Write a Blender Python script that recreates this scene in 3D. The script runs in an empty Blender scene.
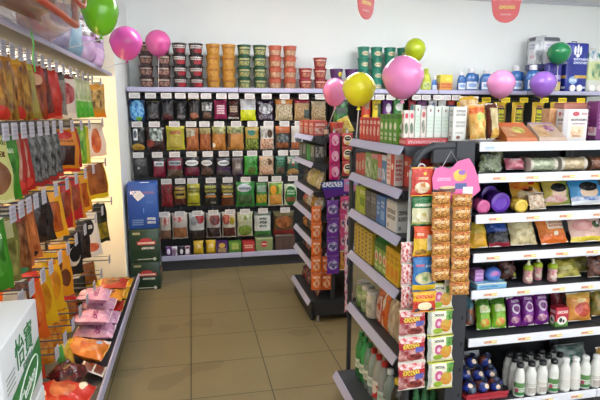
import bpy, bmesh, math, random
from math import pi, sin, cos, radians
random.seed(7)
S = bpy.context.scene
C = S.collection

# ------------------------------------------------------------------ camera
F_PX, PITCH, YAW, CAM_H = 515.0, radians(9.48), radians(11.8), 1.5
cam_d = bpy.data.cameras.new('camera')
cam = bpy.data.objects.new('camera', cam_d)
C.objects.link(cam)
cam_d.sensor_width = 36.0
cam_d.lens = 36.0 * F_PX / 600.0
cam_d.clip_start = 0.02
cam.location = (0, 0, CAM_H)
cam.rotation_euler = (pi / 2 - PITCH, 0, -YAW)
S.camera = cam


def ray(x, y):
    u = x - 300; v = y - 200
    fw = F_PX * cos(PITCH) - v * sin(PITCH)
    z = -(v * cos(PITCH) + F_PX * sin(PITCH))
    return (u * cos(YAW) + fw * sin(YAW), -u * sin(YAW) + fw * cos(YAW), z)


def onY(x, y, Y):
    r = ray(x, y); t = Y / r[1]
    return (r[0] * t, Y, CAM_H + r[2] * t)


def onX(x, y, X):
    r = ray(x, y); t = X / r[0]
    return (X, r[1] * t, CAM_H + r[2] * t)


# ------------------------------------------------------------------ materials
def lin(h):
    if not isinstance(h, str):
        return h
    h = h.lstrip('#')
    out = []
    for i in (0, 2, 4):
        c = int(h[i:i + 2], 16) / 255.0
        out.append(c / 12.92 if c <= 0.04045 else ((c + 0.055) / 1.055) ** 2.4)
    return (out[0], out[1], out[2], 1.0)


_m = {}


class NT:
    def __init__(self, name):
        self.m = bpy.data.materials.new(name)
        self.m.use_nodes = True
        self.t = self.m.node_tree
        self.n = self.t.nodes
        self.b = self.n['Principled BSDF']

    def new(self, typ, **kw):
        k = self.n.new(typ)
        for a, v in kw.items():
            setattr(k, a, v)
        return k

    def link(self, a, b):
        self.t.links.new(a, b)

    def setin(self, sock, v):
        if hasattr(v, 'is_output'):
            self.link(v, sock)
        else:
            sock.default_value = v

    def math(self, op, *a):
        k = self.new('ShaderNodeMath', operation=op)
        for i, v in enumerate(a):
            self.setin(k.inputs[i], v)
        return k.outputs[0]

    def mix(self, fac, a, b):
        k = self.new('ShaderNodeMix', data_type='RGBA')
        self.setin(k.inputs[0], fac); self.setin(k.inputs[6], a); self.setin(k.inputs[7], b)
        return k.outputs[2]

    def noise(self, vec, scale, detail=2.0):
        k = self.new('ShaderNodeTexNoise')
        k.inputs['Scale'].default_value = scale
        k.inputs['Detail'].default_value = detail
        if vec is not None:
            self.link(vec, k.inputs['Vector'])
        return k.outputs[0]


def flat(h, rough=0.5, metal=0.0, name=None, emit=None, alpha=None, trans=0.0, coat=0.0):
    key = ('flat', h, rough, metal, emit, alpha, trans, coat)
    if key in _m:
        return _m[key]
    t = NT(name or 'plain_' + str(h).strip('#'))
    b = t.b
    tc = t.new('ShaderNodeTexCoord')
    nz = t.noise(tc.outputs['Object'], 35.0, 3.0)
    c = lin(h)
    lo = tuple(x * 0.93 for x in c[:3]) + (1,)
    t.link(t.mix(nz, lo, c), b.inputs['Base Color'])
    b.inputs['Roughness'].default_value = rough
    b.inputs['Metallic'].default_value = metal
    b.inputs['Transmission Weight'].default_value = trans
    b.inputs['Coat Weight'].default_value = coat
    if emit:
        b.inputs['Emission Color'].default_value = c
        b.inputs['Emission Strength'].default_value = emit
    if alpha is not None:
        b.inputs['Alpha'].default_value = alpha
    _m[key] = t.m
    return t.m


def R(u0, v0, u1, v1, c): return ('R', (u0 + u1) / 2, (v0 + v1) / 2, (u1 - u0) / 2, (v1 - v0) / 2, c)
def E(u, v, ru, rv, c): return ('E', u, v, ru, rv, c)
def T(u0, v0, u1, v1, c, rows=2, cols=9): return ('T', (u0 + u1) / 2, (v0 + v1) / 2, (u1 - u0) / 2, (v1 - v0) / 2, c, rows, cols)
def N(u0, v0, u1, v1, a, b, sc=9): return ('N', (u0 + u1) / 2, (v0 + v1) / 2, (u1 - u0) / 2, (v1 - v0) / 2, a, b, sc)
def B(u, v, ru, rv, a, b, sc=9): return ('B', u, v, ru, rv, a, b, sc)


def prt(base, layers=(), rough=0.3, translucent=0.0, coat=0.3, clear=None):
    """a printed wrapper: base colour and printed bands, spots and lines laid out in the wrapper's own UV"""
    key = ('prt', base, tuple(layers), rough, translucent, coat, clear)
    if key in _m:
        return _m[key]
    t = NT('printed_wrapper')
    uv = t.new('ShaderNodeTexCoord').outputs['UV']
    sp = t.new('ShaderNodeSeparateXYZ'); t.link(uv, sp.inputs[0])
    u, v = sp.outputs[0], sp.outputs[1]
    col = lin(base)
    cache = {}

    def nz(sc):
        if sc not in cache:
            cache[sc] = t.noise(uv, sc, 2.0)
        return cache[sc]
    for L in layers:
        k, cu, cv, ru, rv = L[:5]
        if k in 'EB':
            a = t.math('DIVIDE', t.math('SUBTRACT', u, cu), ru)
            b = t.math('DIVIDE', t.math('SUBTRACT', v, cv), rv)
            d = t.math('ADD', t.math('MULTIPLY', a, a), t.math('MULTIPLY', b, b))
            m = t.math('LESS_THAN', d, 1.0)
        else:
            m = t.math('MULTIPLY', t.math('COMPARE', u, cu, ru), t.math('COMPARE', v, cv, rv))
        if k in 'RE':
            c2 = lin(L[5])
        elif k in 'NB':
            f = t.math('MULTIPLY', t.math('SUBTRACT', nz(L[7]), 0.36), 3.6)
            kk = t.new('ShaderNodeClamp'); t.link(f, kk.inputs[0])
            c2 = t.mix(kk.outputs[0], lin(L[5]), lin(L[6]))
        else:
            rows, cols = L[6], L[7]
            vv = t.math('MULTIPLY', t.math('DIVIDE', t.math('SUBTRACT', v, cv - rv), 2 * rv), rows)
            cb = t.new('ShaderNodeCombineXYZ')
            t.link(t.math('MULTIPLY', t.math('DIVIDE', t.math('SUBTRACT', u, cu), 2 * ru), cols), cb.inputs[0])
            t.link(t.math('MULTIPLY', vv, 1.7), cb.inputs[1])
            g = t.math('GREATER_THAN', t.noise(cb.outputs[0], 2.2, 1.0), 0.46)
            fr = t.math('FRACT', vv)
            g = t.math('MULTIPLY', g, t.math('COMPARE', fr, 0.5, 0.34))
            m = t.math('MULTIPLY', m, g)
            c2 = lin(L[5])
        col = t.mix(m, col, c2)
    if hasattr(col, 'is_output'):
        t.link(col, t.b.inputs['Base Color'])
    else:
        t.b.inputs['Base Color'].default_value = col
    if rough <= .26:                     # crinkled film
        bp = t.new('ShaderNodeBump'); bp.inputs['Strength'].default_value = .55; bp.inputs['Distance'].default_value = .012
        t.link(t.noise(uv, 7.0, 3.0), bp.inputs['Height'])
        t.link(bp.outputs[0], t.b.inputs['Normal']); t.link(bp.outputs[0], t.b.inputs['Coat Normal'])
    t.b.inputs['Roughness'].default_value = rough
    t.b.inputs['Coat Weight'].default_value = coat
    t.b.inputs['Coat Roughness'].default_value = 0.15
    if translucent:
        tr = t.new('ShaderNodeBsdfTranslucent')
        t.setin(tr.inputs[0], col)
        mx = t.new('ShaderNodeMixShader'); mx.inputs[0].default_value = translucent
        t.link(t.b.outputs[0], mx.inputs[1]); t.link(tr.outputs[0], mx.inputs[2])
        t.link(mx.outputs[0], t.n['Material Output'].inputs[0])
    _m[key] = t.m
    return t.m


def glassy(h, alpha=0.35, rough=0.08):
    """thin clear film or plastic: tinted, glossy and partly see-through"""
    key = ('gl', h, alpha, rough)
    if key in _m:
        return _m[key]
    t = NT('clear_plastic')
    t.b.inputs['Base Color'].default_value = lin(h)
    t.b.inputs['Roughness'].default_value = rough
    t.b.inputs['Alpha'].default_value = alpha
    t.b.inputs['Specular IOR Level'].default_value = 0.8
    _m[key] = t.m
    return t.m


# ------------------------------------------------------------------ mesh building
class MB:
    def __init__(s): s.v = []; s.f = []; s.u = []; s.mi = []; s.cur = 0

    def add(s, vs, fs, us=None):
        o = len(s.v); s.v += vs
        for i, f in enumerate(fs):
            s.f.append([o + k for k in f]); s.mi.append(s.cur)
            s.u.append(us[i] if us else [(0.01, 0.01)] * len(f))
        return s

    def box(s, x0, y0, z0, x1, y1, z1, sh=0.0, shz=0.0):
        vs = [(x0, y0, z0), (x1, y0, z0), (x1, y1, z0), (x0, y1, z0), (x0, y0, z1), (x1, y0, z1), (x1, y1, z1), (x0, y1, z1)]
        fs = [(0, 1, 5, 4), (1, 2, 6, 5), (2, 3, 7, 6), (3, 0, 4, 7), (4, 5, 6, 7), (3, 2, 1, 0)]
        q = [(0, 0), (1, 0), (1, 1), (0, 1)]
        us = [q, q, q, q, [(0, 1.001), (1, 1.001), (1, 2), (0, 2)], [(0.01, -0.5)] * 4]
        return s.add(vs, fs, us)

    def bbox(s, x0, y0, z0, x1, y1, z1, r=0.004):
        """box with every edge bevelled"""
        sx, sy, sz = x1 - x0, y1 - y0, z1 - z0
        r = min(r, sx * .45, sy * .45, sz * .45)
        bm = bmesh.new(); bmesh.ops.create_cube(bm, size=1)
        for w in bm.verts:
            w.co = (x0 + (w.co.x + .5) * sx, y0 + (w.co.y + .5) * sy, z0 + (w.co.z + .5) * sz)
        bmesh.ops.bevel(bm, geom=bm.edges[:], offset=r, segments=2, affect='EDGES', profile=0.5)
        vs = [tuple(w.co) for w in bm.verts]
        fs = []; us = []
        for i, w in enumerate(bm.verts): w.index = i
        for f in bm.faces:
            fs.append([w.index for w in f.verts]); n = f.normal; uu = []
            for w in f.verts:
                p = ((w.co.x - x0) / sx, (w.co.y - y0) / sy, (w.co.z - z0) / sz)
                if n.z > .7: uu.append((p[0], 1.001 + p[1]))
                elif abs(n.y) >= abs(n.x): uu.append((p[0] if n.y < 0 else 1 - p[0], p[2]))
                else: uu.append((p[1] if n.x > 0 else 1 - p[1], p[2]))
            us.append(uu)
        bm.free()
        return s.add(vs, fs, us)

    def tube(s, pts, r, n=8, closed=False):
        import mathutils as mu
        V = mu.Vector
        P = [V(p) for p in pts]; rings = []
        up = V((0.3, 0.2, 1)).normalized()
        for i, p in enumerate(P):
            if closed:
                d = P[(i + 1) % len(P)] - P[i - 1]
            else:
                d = P[min(i + 1, len(P) - 1)] - P[max(i - 1, 0)]
            d.normalize()
            a = d.cross(up)
            if a.length < .05: a = d.cross(V((1, 0, 0)))
            a.normalize(); b = d.cross(a)
            rr = r[i] if isinstance(r, (list, tuple)) else r
            rings.append([tuple(p + a * (rr * cos(2 * pi * k / n)) + b * (rr * sin(2 * pi * k / n))) for k in range(n)])
        vs = [q for g in rings for q in g]; fs = []
        m = len(P)
        for i in range(m if closed else m - 1):
            for k in range(n):
                j = (i + 1) % m
                fs.append((i * n + k, i * n + (k + 1) % n, j * n + (k + 1) % n, j * n + k))
        if not closed:
            fs.append(tuple(range(n))[::-1]); fs.append(tuple((m - 1) * n + k for k in range(n)))
        return s.add(vs, fs)

    def lathe(s, prof, n=20, cx=0, cy=0, cz=0, sx=1.0, sy=1.0, cap=True):
        vs = []; fs = []; us = []
        m = len(prof)
        z0 = min(p[1] for p in prof); z1 = max(p[1] for p in prof)
        for (r, z) in prof:
            for k in range(n):
                a = 2 * pi * k / n
                vs.append((cx + r * sx * sin(a), cy + r * sy * cos(a), cz + z))
        def U(i, k):
            w = k / n                       # 0.5 is the front (-y)
            return (0.5 - (w - 0.5) * 2, (prof[i][1] - z0) / max(1e-6, z1 - z0))
        for i in range(m - 1):
            for k in range(n):
                fs.append((i * n + k, (i + 1) * n + k, (i + 1) * n + (k + 1) % n, i * n + (k + 1) % n))
                us.append([U(i, k), U(i + 1, k), U(i + 1, k + 1), U(i, k + 1)])
        if cap:
            fs.append(tuple(range(n))); us.append([(0.01, -.5)] * n)
            fs.append(tuple((m - 1) * n + k for k in range(n))[::-1]); us.append([(0.5, 1.5)] * n)
        return s.add(vs, fs, us)

    def pillow(s, w, h, d, seed=0, nx=8, nz=10, z0=0.0, crumple=0.12, sag=0.0):
        """a filled, sealed bag: two skins meeting at a flat seam"""
        rnd = random.Random(seed)
        ph = [rnd.uniform(0, 6.28) for _ in range(6)]
        vs = []; fs = []; us = []
        def prof(a, b):
            vv = b if sag == 0 else b ** (1 + sag)
            return (max(0, 1 - abs(2 * a - 1) ** 2.6) * max(0, 1 - abs(2 * vv - 1) ** 3.2)) ** 0.62
        idx = {}
        for side in (0, 1):
            for j in range(nz + 1):
                for i in range(nx + 1):
                    a, b = i / nx, j / nz
                    edge = i in (0, nx) or j in (0, nz)
                    if side == 1 and edge:
                        idx[1, i, j] = idx[0, i, j]; continue
                    t = prof(a, b)
                    wr = crumple * (sin(a * 9 + ph[0] + b * 4) * sin(b * 11 + ph[1]) + .6 * sin(a * 17 + ph[2]) * sin(b * 19 + ph[3] + a * 5))
                    dd = d * .5 * t * (1 + wr * 1.6)
                    x = (a - .5) * w * (1 - (.26 * b ** 3 if crumple > .18 else 0) + (.05 * sin(b * 7 + ph[5]) if crumple > .18 else 0)) * (1 - .07 * (t if not edge else prof(.5, b)) * abs(2 * a - 1)) + .012 * w * sin(b * 13 + ph[4]) * abs(2 * a - 1)
                    z = z0 + b * h + .01 * h * sin(a * 12 + ph[5]) * (2 * b - 1)
                    bend = .06 * d * sin(a * 5 + ph[2]) if edge else 0
                    idx[side, i, j] = len(vs)
                    vs.append((x, (-dd if side == 0 else dd) + bend, z))
        for side in (0, 1):
            for j in range(nz):
                for i in range(nx):
                    q = [(i, j), (i + 1, j), (i + 1, j + 1), (i, j + 1)]
                    if side: q = q[::-1]
                    fs.append([idx[side, a, b] for a, b in q]); us.append([((a / nx) if not side else 1 - a / nx, b / nz) for a, b in q])
        return s.add(vs, fs, us)

    def blob(s, cx, cy, cz, rx, ry, rz, n=14, m=9, seed=0, rough=0.0):
        rnd = random.Random(seed); p = [rnd.uniform(0, 6.28) for _ in range(3)]
        vs = []; fs = []; us = []
        for j in range(m + 1):
            th = pi * j / m
            for k in range(n):
                a = 2 * pi * k / n
                q = 1 + rough * (sin(3 * a + p[0] + 2 * th) + sin(5 * th + p[1] + 2 * a)) * sin(th)
                vs.append((cx + rx * q * sin(th) * sin(a), cy + ry * q * sin(th) * cos(a), cz - rz * q * cos(th)))
        for j in range(m):
            for k in range(n):
                k2 = (k + 1) % n
                fs.append((j * n + k, (j + 1) * n + k, (j + 1) * n + k2, j * n + k2))
                uu = [(0.5 - (w / n - .5) * 2, jj / m) for w, jj in ((k, j), (k, j + 1), (k + 1, j + 1), (k + 1, j))]
                us.append(uu)
        return s.add(vs, fs, us)

    def mesh(s, mats, smooth=False):
        me = bpy.data.meshes.new('mesh')
        me.from_pydata(s.v, [], s.f)
        uvl = me.uv_layers.new(name='UVMap')
        flatuv = [c for f in s.u for p in f for c in p]
        uvl.data.foreach_set('uv', flatuv)
        if not isinstance(mats, (list, tuple)): mats = [mats]
        for m in mats: me.materials.append(m)
        me.polygons.foreach_set('material_index', s.mi)
        me.polygons.foreach_set('use_smooth', [smooth] * len(me.polygons))
        if smooth:
            try: me.set_sharp_from_angle(angle=radians(50))
            except Exception: pass
        me.update()
        return me


LABELS = {}


def tag(o, label, cat, group=None, kind=None):
    n = len(label.split())
    if not 4 <= n <= 16: print('LABEL LENGTH', n, label)
    if label in LABELS: print('DUPLICATE LABEL', label)
    LABELS[label] = 1
    o['label'] = label; o['category'] = cat
    if group: o['group'] = group
    if kind: o['kind'] = kind
    return o


def link(name, me, parent=None, loc=None, rot=None):
    o = bpy.data.objects.new(name, me); C.objects.link(o)
    if parent: o.parent = parent
    if loc: o.location = loc
    if rot: o.rotation_euler = rot
    return o


def obj(name, mb, mats, parent=None, smooth=False, loc=None, rot=None):
    return link(name, mb.mesh(mats, smooth), parent, loc, rot)


def struct(name, mb, mats, parent=None):
    o = obj(name, mb, mats, parent)
    o['kind'] = 'structure'
    return o


def empty(name, loc=(0, 0, 0), rz=0.0):
    o = bpy.data.objects.new(name, None); C.objects.link(o)
    o.location = loc; o.rotation_euler = (0, 0, rz); o.empty_display_size = .05
    return o


# a template is [(part name, mesh, parent index)], first entry is the thing itself
def place(tpl, name, label, cat, loc, rot=(0, 0, 0), group=None):
    made = []
    for i, (pn, me, par) in enumerate(tpl):
        o = bpy.data.objects.new(name if i == 0 else pn, me); C.objects.link(o)
        if i == 0:
            o.location = loc; o.rotation_euler = rot
        else:
            o.parent = made[par]
        made.append(o)
    return tag(made[0], label, cat, group)


_t = {}


def pouch(base, layers, w, h, d=0.03, seal='#d8d4c8', seed=0, tl=0.0, rough=0.25, bottom=False, crumple=.12, sag=0.0):
    key = ('pouch', base, tuple(layers), round(w, 3), round(h, 3), round(d, 3), seal, seed, tl, crumple, sag)
    if key in _t: return _t[key]
    me = MB().pillow(w, h, d, seed, crumple=crumple, sag=sag).mesh(prt(base, layers, rough, tl), True)
    kk = .36 if crumple > .18 else .49
    s = MB().bbox(-w * kk, -.0022, h * .945, w * kk, .0022, h * 1.0, .001)
    t = [('', me, None), ('top_seal', s.mesh(flat(seal, .35)), 0)]
    if bottom:
        s = MB().bbox(-w * .48, -.0022, 0, w * .48, .0022, h * .045, .001)
        t.append(('bottom_seal', s.mesh(flat(seal, .35)), 0))
    _t[key] = t
    return t


def carton(base, layers, w, d, h, lid=None, r=0.002):
    """a printed card box standing on z=0, front towards -y"""
    key = ('carton', base, tuple(layers), round(w, 3), round(d, 3), round(h, 3), lid)
    if key in _t: return _t[key]
    t = [('', MB().bbox(-w / 2, -d / 2, 0, w / 2, d / 2, h, r).mesh(prt(base, layers, .45, coat=.15)), None)]
    if lid:
        t.append(('flap', MB().bbox(-w * .48, -d * .48, h, w * .48, d * .48, h + .003, .001).mesh(flat(lid, .45)), 0))
    _t[key] = t
    return t


def copy_tree(o, parent=None):
    c = o.copy(); C.objects.link(c); c.parent = parent
    for ch in o.children: copy_tree(ch, c)
    return c


ORD = ['first', 'second', 'third', 'fourth', 'fifth', 'sixth', 'seventh', 'eighth', 'ninth', 'tenth', 'eleventh', 'twelfth',
       'thirteenth', 'fourteenth', 'fifteenth', 'sixteenth', 'seventeenth', 'eighteenth', 'nineteenth', 'twentieth',
       'twenty-first', 'twenty-second', 'twenty-third', 'twenty-fourth', 'twenty-fifth', 'twenty-sixth', 'twenty-seventh', 'twenty-eighth']

# ------------------------------------------------------------------ common materials
CHAR = flat('#2e3036', .45, name='charcoal_powder_coat')
BLACK = flat('#17181b', .55, name='black_back_panel')
LIP = flat('#b0b0cb', .4, name='pale_lavender_lip')
LIPW = flat('#e4e5ee', .4, name='white_price_rail')
CHROME = flat('#a9a9ad', .3, .8, name='chrome_wire')
TAGM = prt('#dcd8d4', (T(.1, .15, .9, .85, '#8d8a90', 3, 12),), .5, 0, .1)
TAGG = prt('#a9a6b0', (T(.1, .15, .9, .85, '#85818f', 3, 12),), .5, 0, .1)
TAGY = prt('#f0d415', (T(.1, .2, .9, .8, '#8a7a10', 2, 8),), .5, 0, .1)

# ------------------------------------------------------------------ the room
CEIL = 2.735
XL, XR, YB, YF = -.95, 5.6, 5.35, -2.4


def floor_mat():
    t = NT('glazed_floor_tiles')
    tc = t.new('ShaderNodeTexCoord').outputs['Object']
    sp = t.new('ShaderNodeSeparateXYZ'); t.link(tc, sp.inputs[0])
    def cell(s, off, size):
        q = t.math('DIVIDE', t.math('SUBTRACT', s, off), size)
        fr = t.math('FRACT', q)
        d = t.math('ABSOLUTE', t.math('SUBTRACT', fr, .5))
        return t.math('FLOOR', q), t.math('GREATER_THAN', d, .4935)
    cx, gx = cell(sp.outputs[0], -.05, .438)
    cy, gy = cell(sp.outputs[1], .2, .4)
    g = t.math('MAXIMUM', gx, gy)
    cb = t.new('ShaderNodeCombineXYZ'); t.link(cx, cb.inputs[0]); t.link(cy, cb.inputs[1])
    wn = t.new('ShaderNodeTexWhiteNoise', noise_dimensions='2D'); t.link(cb.outputs[0], wn.inputs['Vector'])
    n1 = t.noise(tc, 5.0, 5.0); n2 = t.noise(tc, 1.3, 2.0)
    c = t.mix(n1, lin('#706346'), lin('#867853'))
    c = t.mix(t.math('MULTIPLY', wn.outputs[0], .35), c, lin('#7a6d4c'))
    st = t.math('MULTIPLY', t.math('GREATER_THAN', n2, .58), .3)
    c = t.mix(st, c, lin('#55492f'))
    c = t.mix(g, c, lin('#2d2618'))
    t.link(c, t.b.inputs['Base Color'])
    t.setin(t.b.inputs['Roughness'], t.math('ADD', t.math('MULTIPLY', n1, .25), .22))
    return t.m


def wall_mat(a, b, name):
    t = NT(name)
    tc = t.new('ShaderNodeTexCoord').outputs['Object']
    t.link(t.mix(t.noise(tc, 2.5, 4.0), lin(a), lin(b)), t.b.inputs['Base Color'])
    t.b.inputs['Roughness'].default_value = .75
    bp = t.new('ShaderNodeBump'); bp.inputs['Strength'].default_value = .05
    t.link(t.noise(tc, 60, 3), bp.inputs['Height']); t.link(bp.outputs[0], t.b.inputs['Normal'])
    return t.m


WALL = wall_mat('#e0e5e3', '#e8ecea', 'pale_painted_plaster')
LAMPLIT = wall_mat('#e9dfc8', '#f0e7d3', 'lamplit_pillar_front')  # warm light of the rack lamps put into the pillar's front colour
struct('floor', MB().box(XL - .1, YF - .1, -.1, XR + .1, YB + .1, 0), floor_mat())
struct('ceiling', MB().box(XL - .1, YF - .1, CEIL, XR + .1, YB + .1, CEIL + .1), wall_mat('#dadbe0', '#e3e4e8', 'white_ceiling_board'))
struct('wall_back', MB().box(XL - .1, YB, 0, XR + .1, YB + .1, CEIL), WALL)
struct('wall_left', MB().box(XL - .1, YF, 0, XL, YB, CEIL), WALL)
struct('wall_right', MB().box(XR, YF, 0, XR + .1, YB, CEIL), WALL)
m = MB(); m.box(XL, 4.36, 0, -.572, YB, CEIL)
m.mi = [1 if i == 0 else 0 for i in range(len(m.f))]
struct('wall_pillar', m, [WALL, LAMPLIT])
m = MB()
m.box(XL, YF - .1, 0, -.2, YF, CEIL); m.box(4.8, YF - .1, 0, XR, YF, CEIL)
m.box(-.2, YF - .1, 2.3, 4.8, YF, CEIL)
struct('wall_front', m, WALL)
w1 = struct('window_1', MB().box(-.2, YF - .06, .05, 4.8, YF - .05, 2.3), glassy('#ffffff', .06, .02))
m = MB()
for x in (-.2, 1.04, 2.28, 3.52, 4.74): m.box(x, YF - .09, 0, x + .06, YF - .02, 2.3)
m.box(-.2, YF - .09, 0, 4.8, YF - .02, .06); m.box(-.2, YF - .09, 2.24, 4.8, YF - .02, 2.3)
struct('window_frame', m, flat('#8d9095', .35, .6), w1)
m = MB(); m.box(XL, YB - .02, CEIL - .025, XR, YB, CEIL)
struct('trim_1', m, flat('#c3c3cc', .6))

# ------------------------------------------------------------------ ceiling lamps (above the frame)
for i, (x, y) in enumerate([(.55, .6), (.55, 3.8), (2.3, .6), (2.3, 3.8), (4.0, .6), (4.0, 3.6), (.9, -1.2), (3., -1.2)]):
    r = empty('ceiling_light', (x, y, CEIL))
    tag(r, 'white ceiling tube light above the shop, ' + ORD[i] + ' of eight', 'ceiling light', 'tube lights on the ceiling')
    m = MB(); m.box(-.62, -.09, -.03, .62, .09, -.0)
    obj('housing', m, flat('#e8e8e8', .5), r)
    m = MB(); m.bbox(-.6, -.07, -.055, .6, .07, -.031, .008)
    obj('diffuser', m, flat('#fbfcff', .5, emit=(16.5 if y > 2 else 11.3)), r)

# ------------------------------------------------------------------ back wall shelving
YD = 4.94            # front edge of the deck
ROWZ = [1.66, 1.402, 1.122, .87, .556]


def back_bay(x0, x1, label):
    r = empty('wall_shelving', (x0, YB, 0))
    w = x1 - x0 - .006
    obj('back_panel', MB().box(0, -.05, .02, w, -.03, 1.72), BLACK, r)
    for k in (0, w - .03):
        obj('upright', MB().box(k, -.08, 0, k + .03, -.03, 1.74), CHAR, r)
    dy = YD - YB
    s = obj('top_shelf', MB().box(0, dy + .012, 1.695, w, -.031, 1.735), CHAR, r)
    m = MB(); m.bbox(0, dy, 1.70, w, dy + .011, 1.742, .004)
    obj('shelf_lip', m, LIP, s)
    s = obj('base_shelf', MB().box(0, dy + .012, .10, w, -.05, .135), CHAR, r)
    m = MB(); m.bbox(0, dy - .004, .105, w, dy + .011, .155, .004)
    obj('shelf_lip', m, LIP, s)
    obj('kick_plate', MB().box(0, dy + .03, .0, w, dy + .05, .10), CHAR, r)
    for z in ROWZ:
        obj('hook_rail', MB().box(.03, -.065, z - .02, w - .03, -.05, z + .012), CHAR, r)
    tag(r, label, 'shelving unit', 'black shelving bays along the back wall')


BX = [-.56, .448, 1.46, 2.475, 3.49, 4.5]
for i in range(5):
    back_bay(BX[i], BX[i + 1], ['leftmost black back wall shelving bay, beside the stacked drink cartons',
             'black back wall shelving bay under the orange and red noodle cups', 'black back wall shelving bay under the green buckets',
             'black back wall shelving bay under the blue detergent jugs', 'rightmost black back wall shelving bay under the tissue packs'][i])


def hook_tpl(L, tagmat, tw, th, face):
    wr = .0028 if not face else .0042
    """peg hook: two wires out from the rail along -y and a price tag at the tip"""
    key = ('hook', L, tagmat.name, tw, th, face)
    if key in _t: return _t[key]
    m = MB(); m.tube([(0, 0, 0), (0, -L, 0), (0, -L - .006, .015)], wr, 6)
    m.tube([(0, 0, .03), (0, -L, .028)], .002, 6)
    tg = MB(); tg.bbox(-tw / 2, -L - .010, -th * .4, tw / 2, -L - .0065, th * .6, .001)
    t = [('', m.mesh(CHROME if not face else flat('#4c4c52', .35, .5), True), None), ('price_tag', tg.mesh(tagmat), 0)]
    _t[key] = t
    return t


ROWN = ['top', 'second', 'third', 'fourth', 'fifth']
G, W_ = '#2e7d32', '#f2f0ea'
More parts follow.
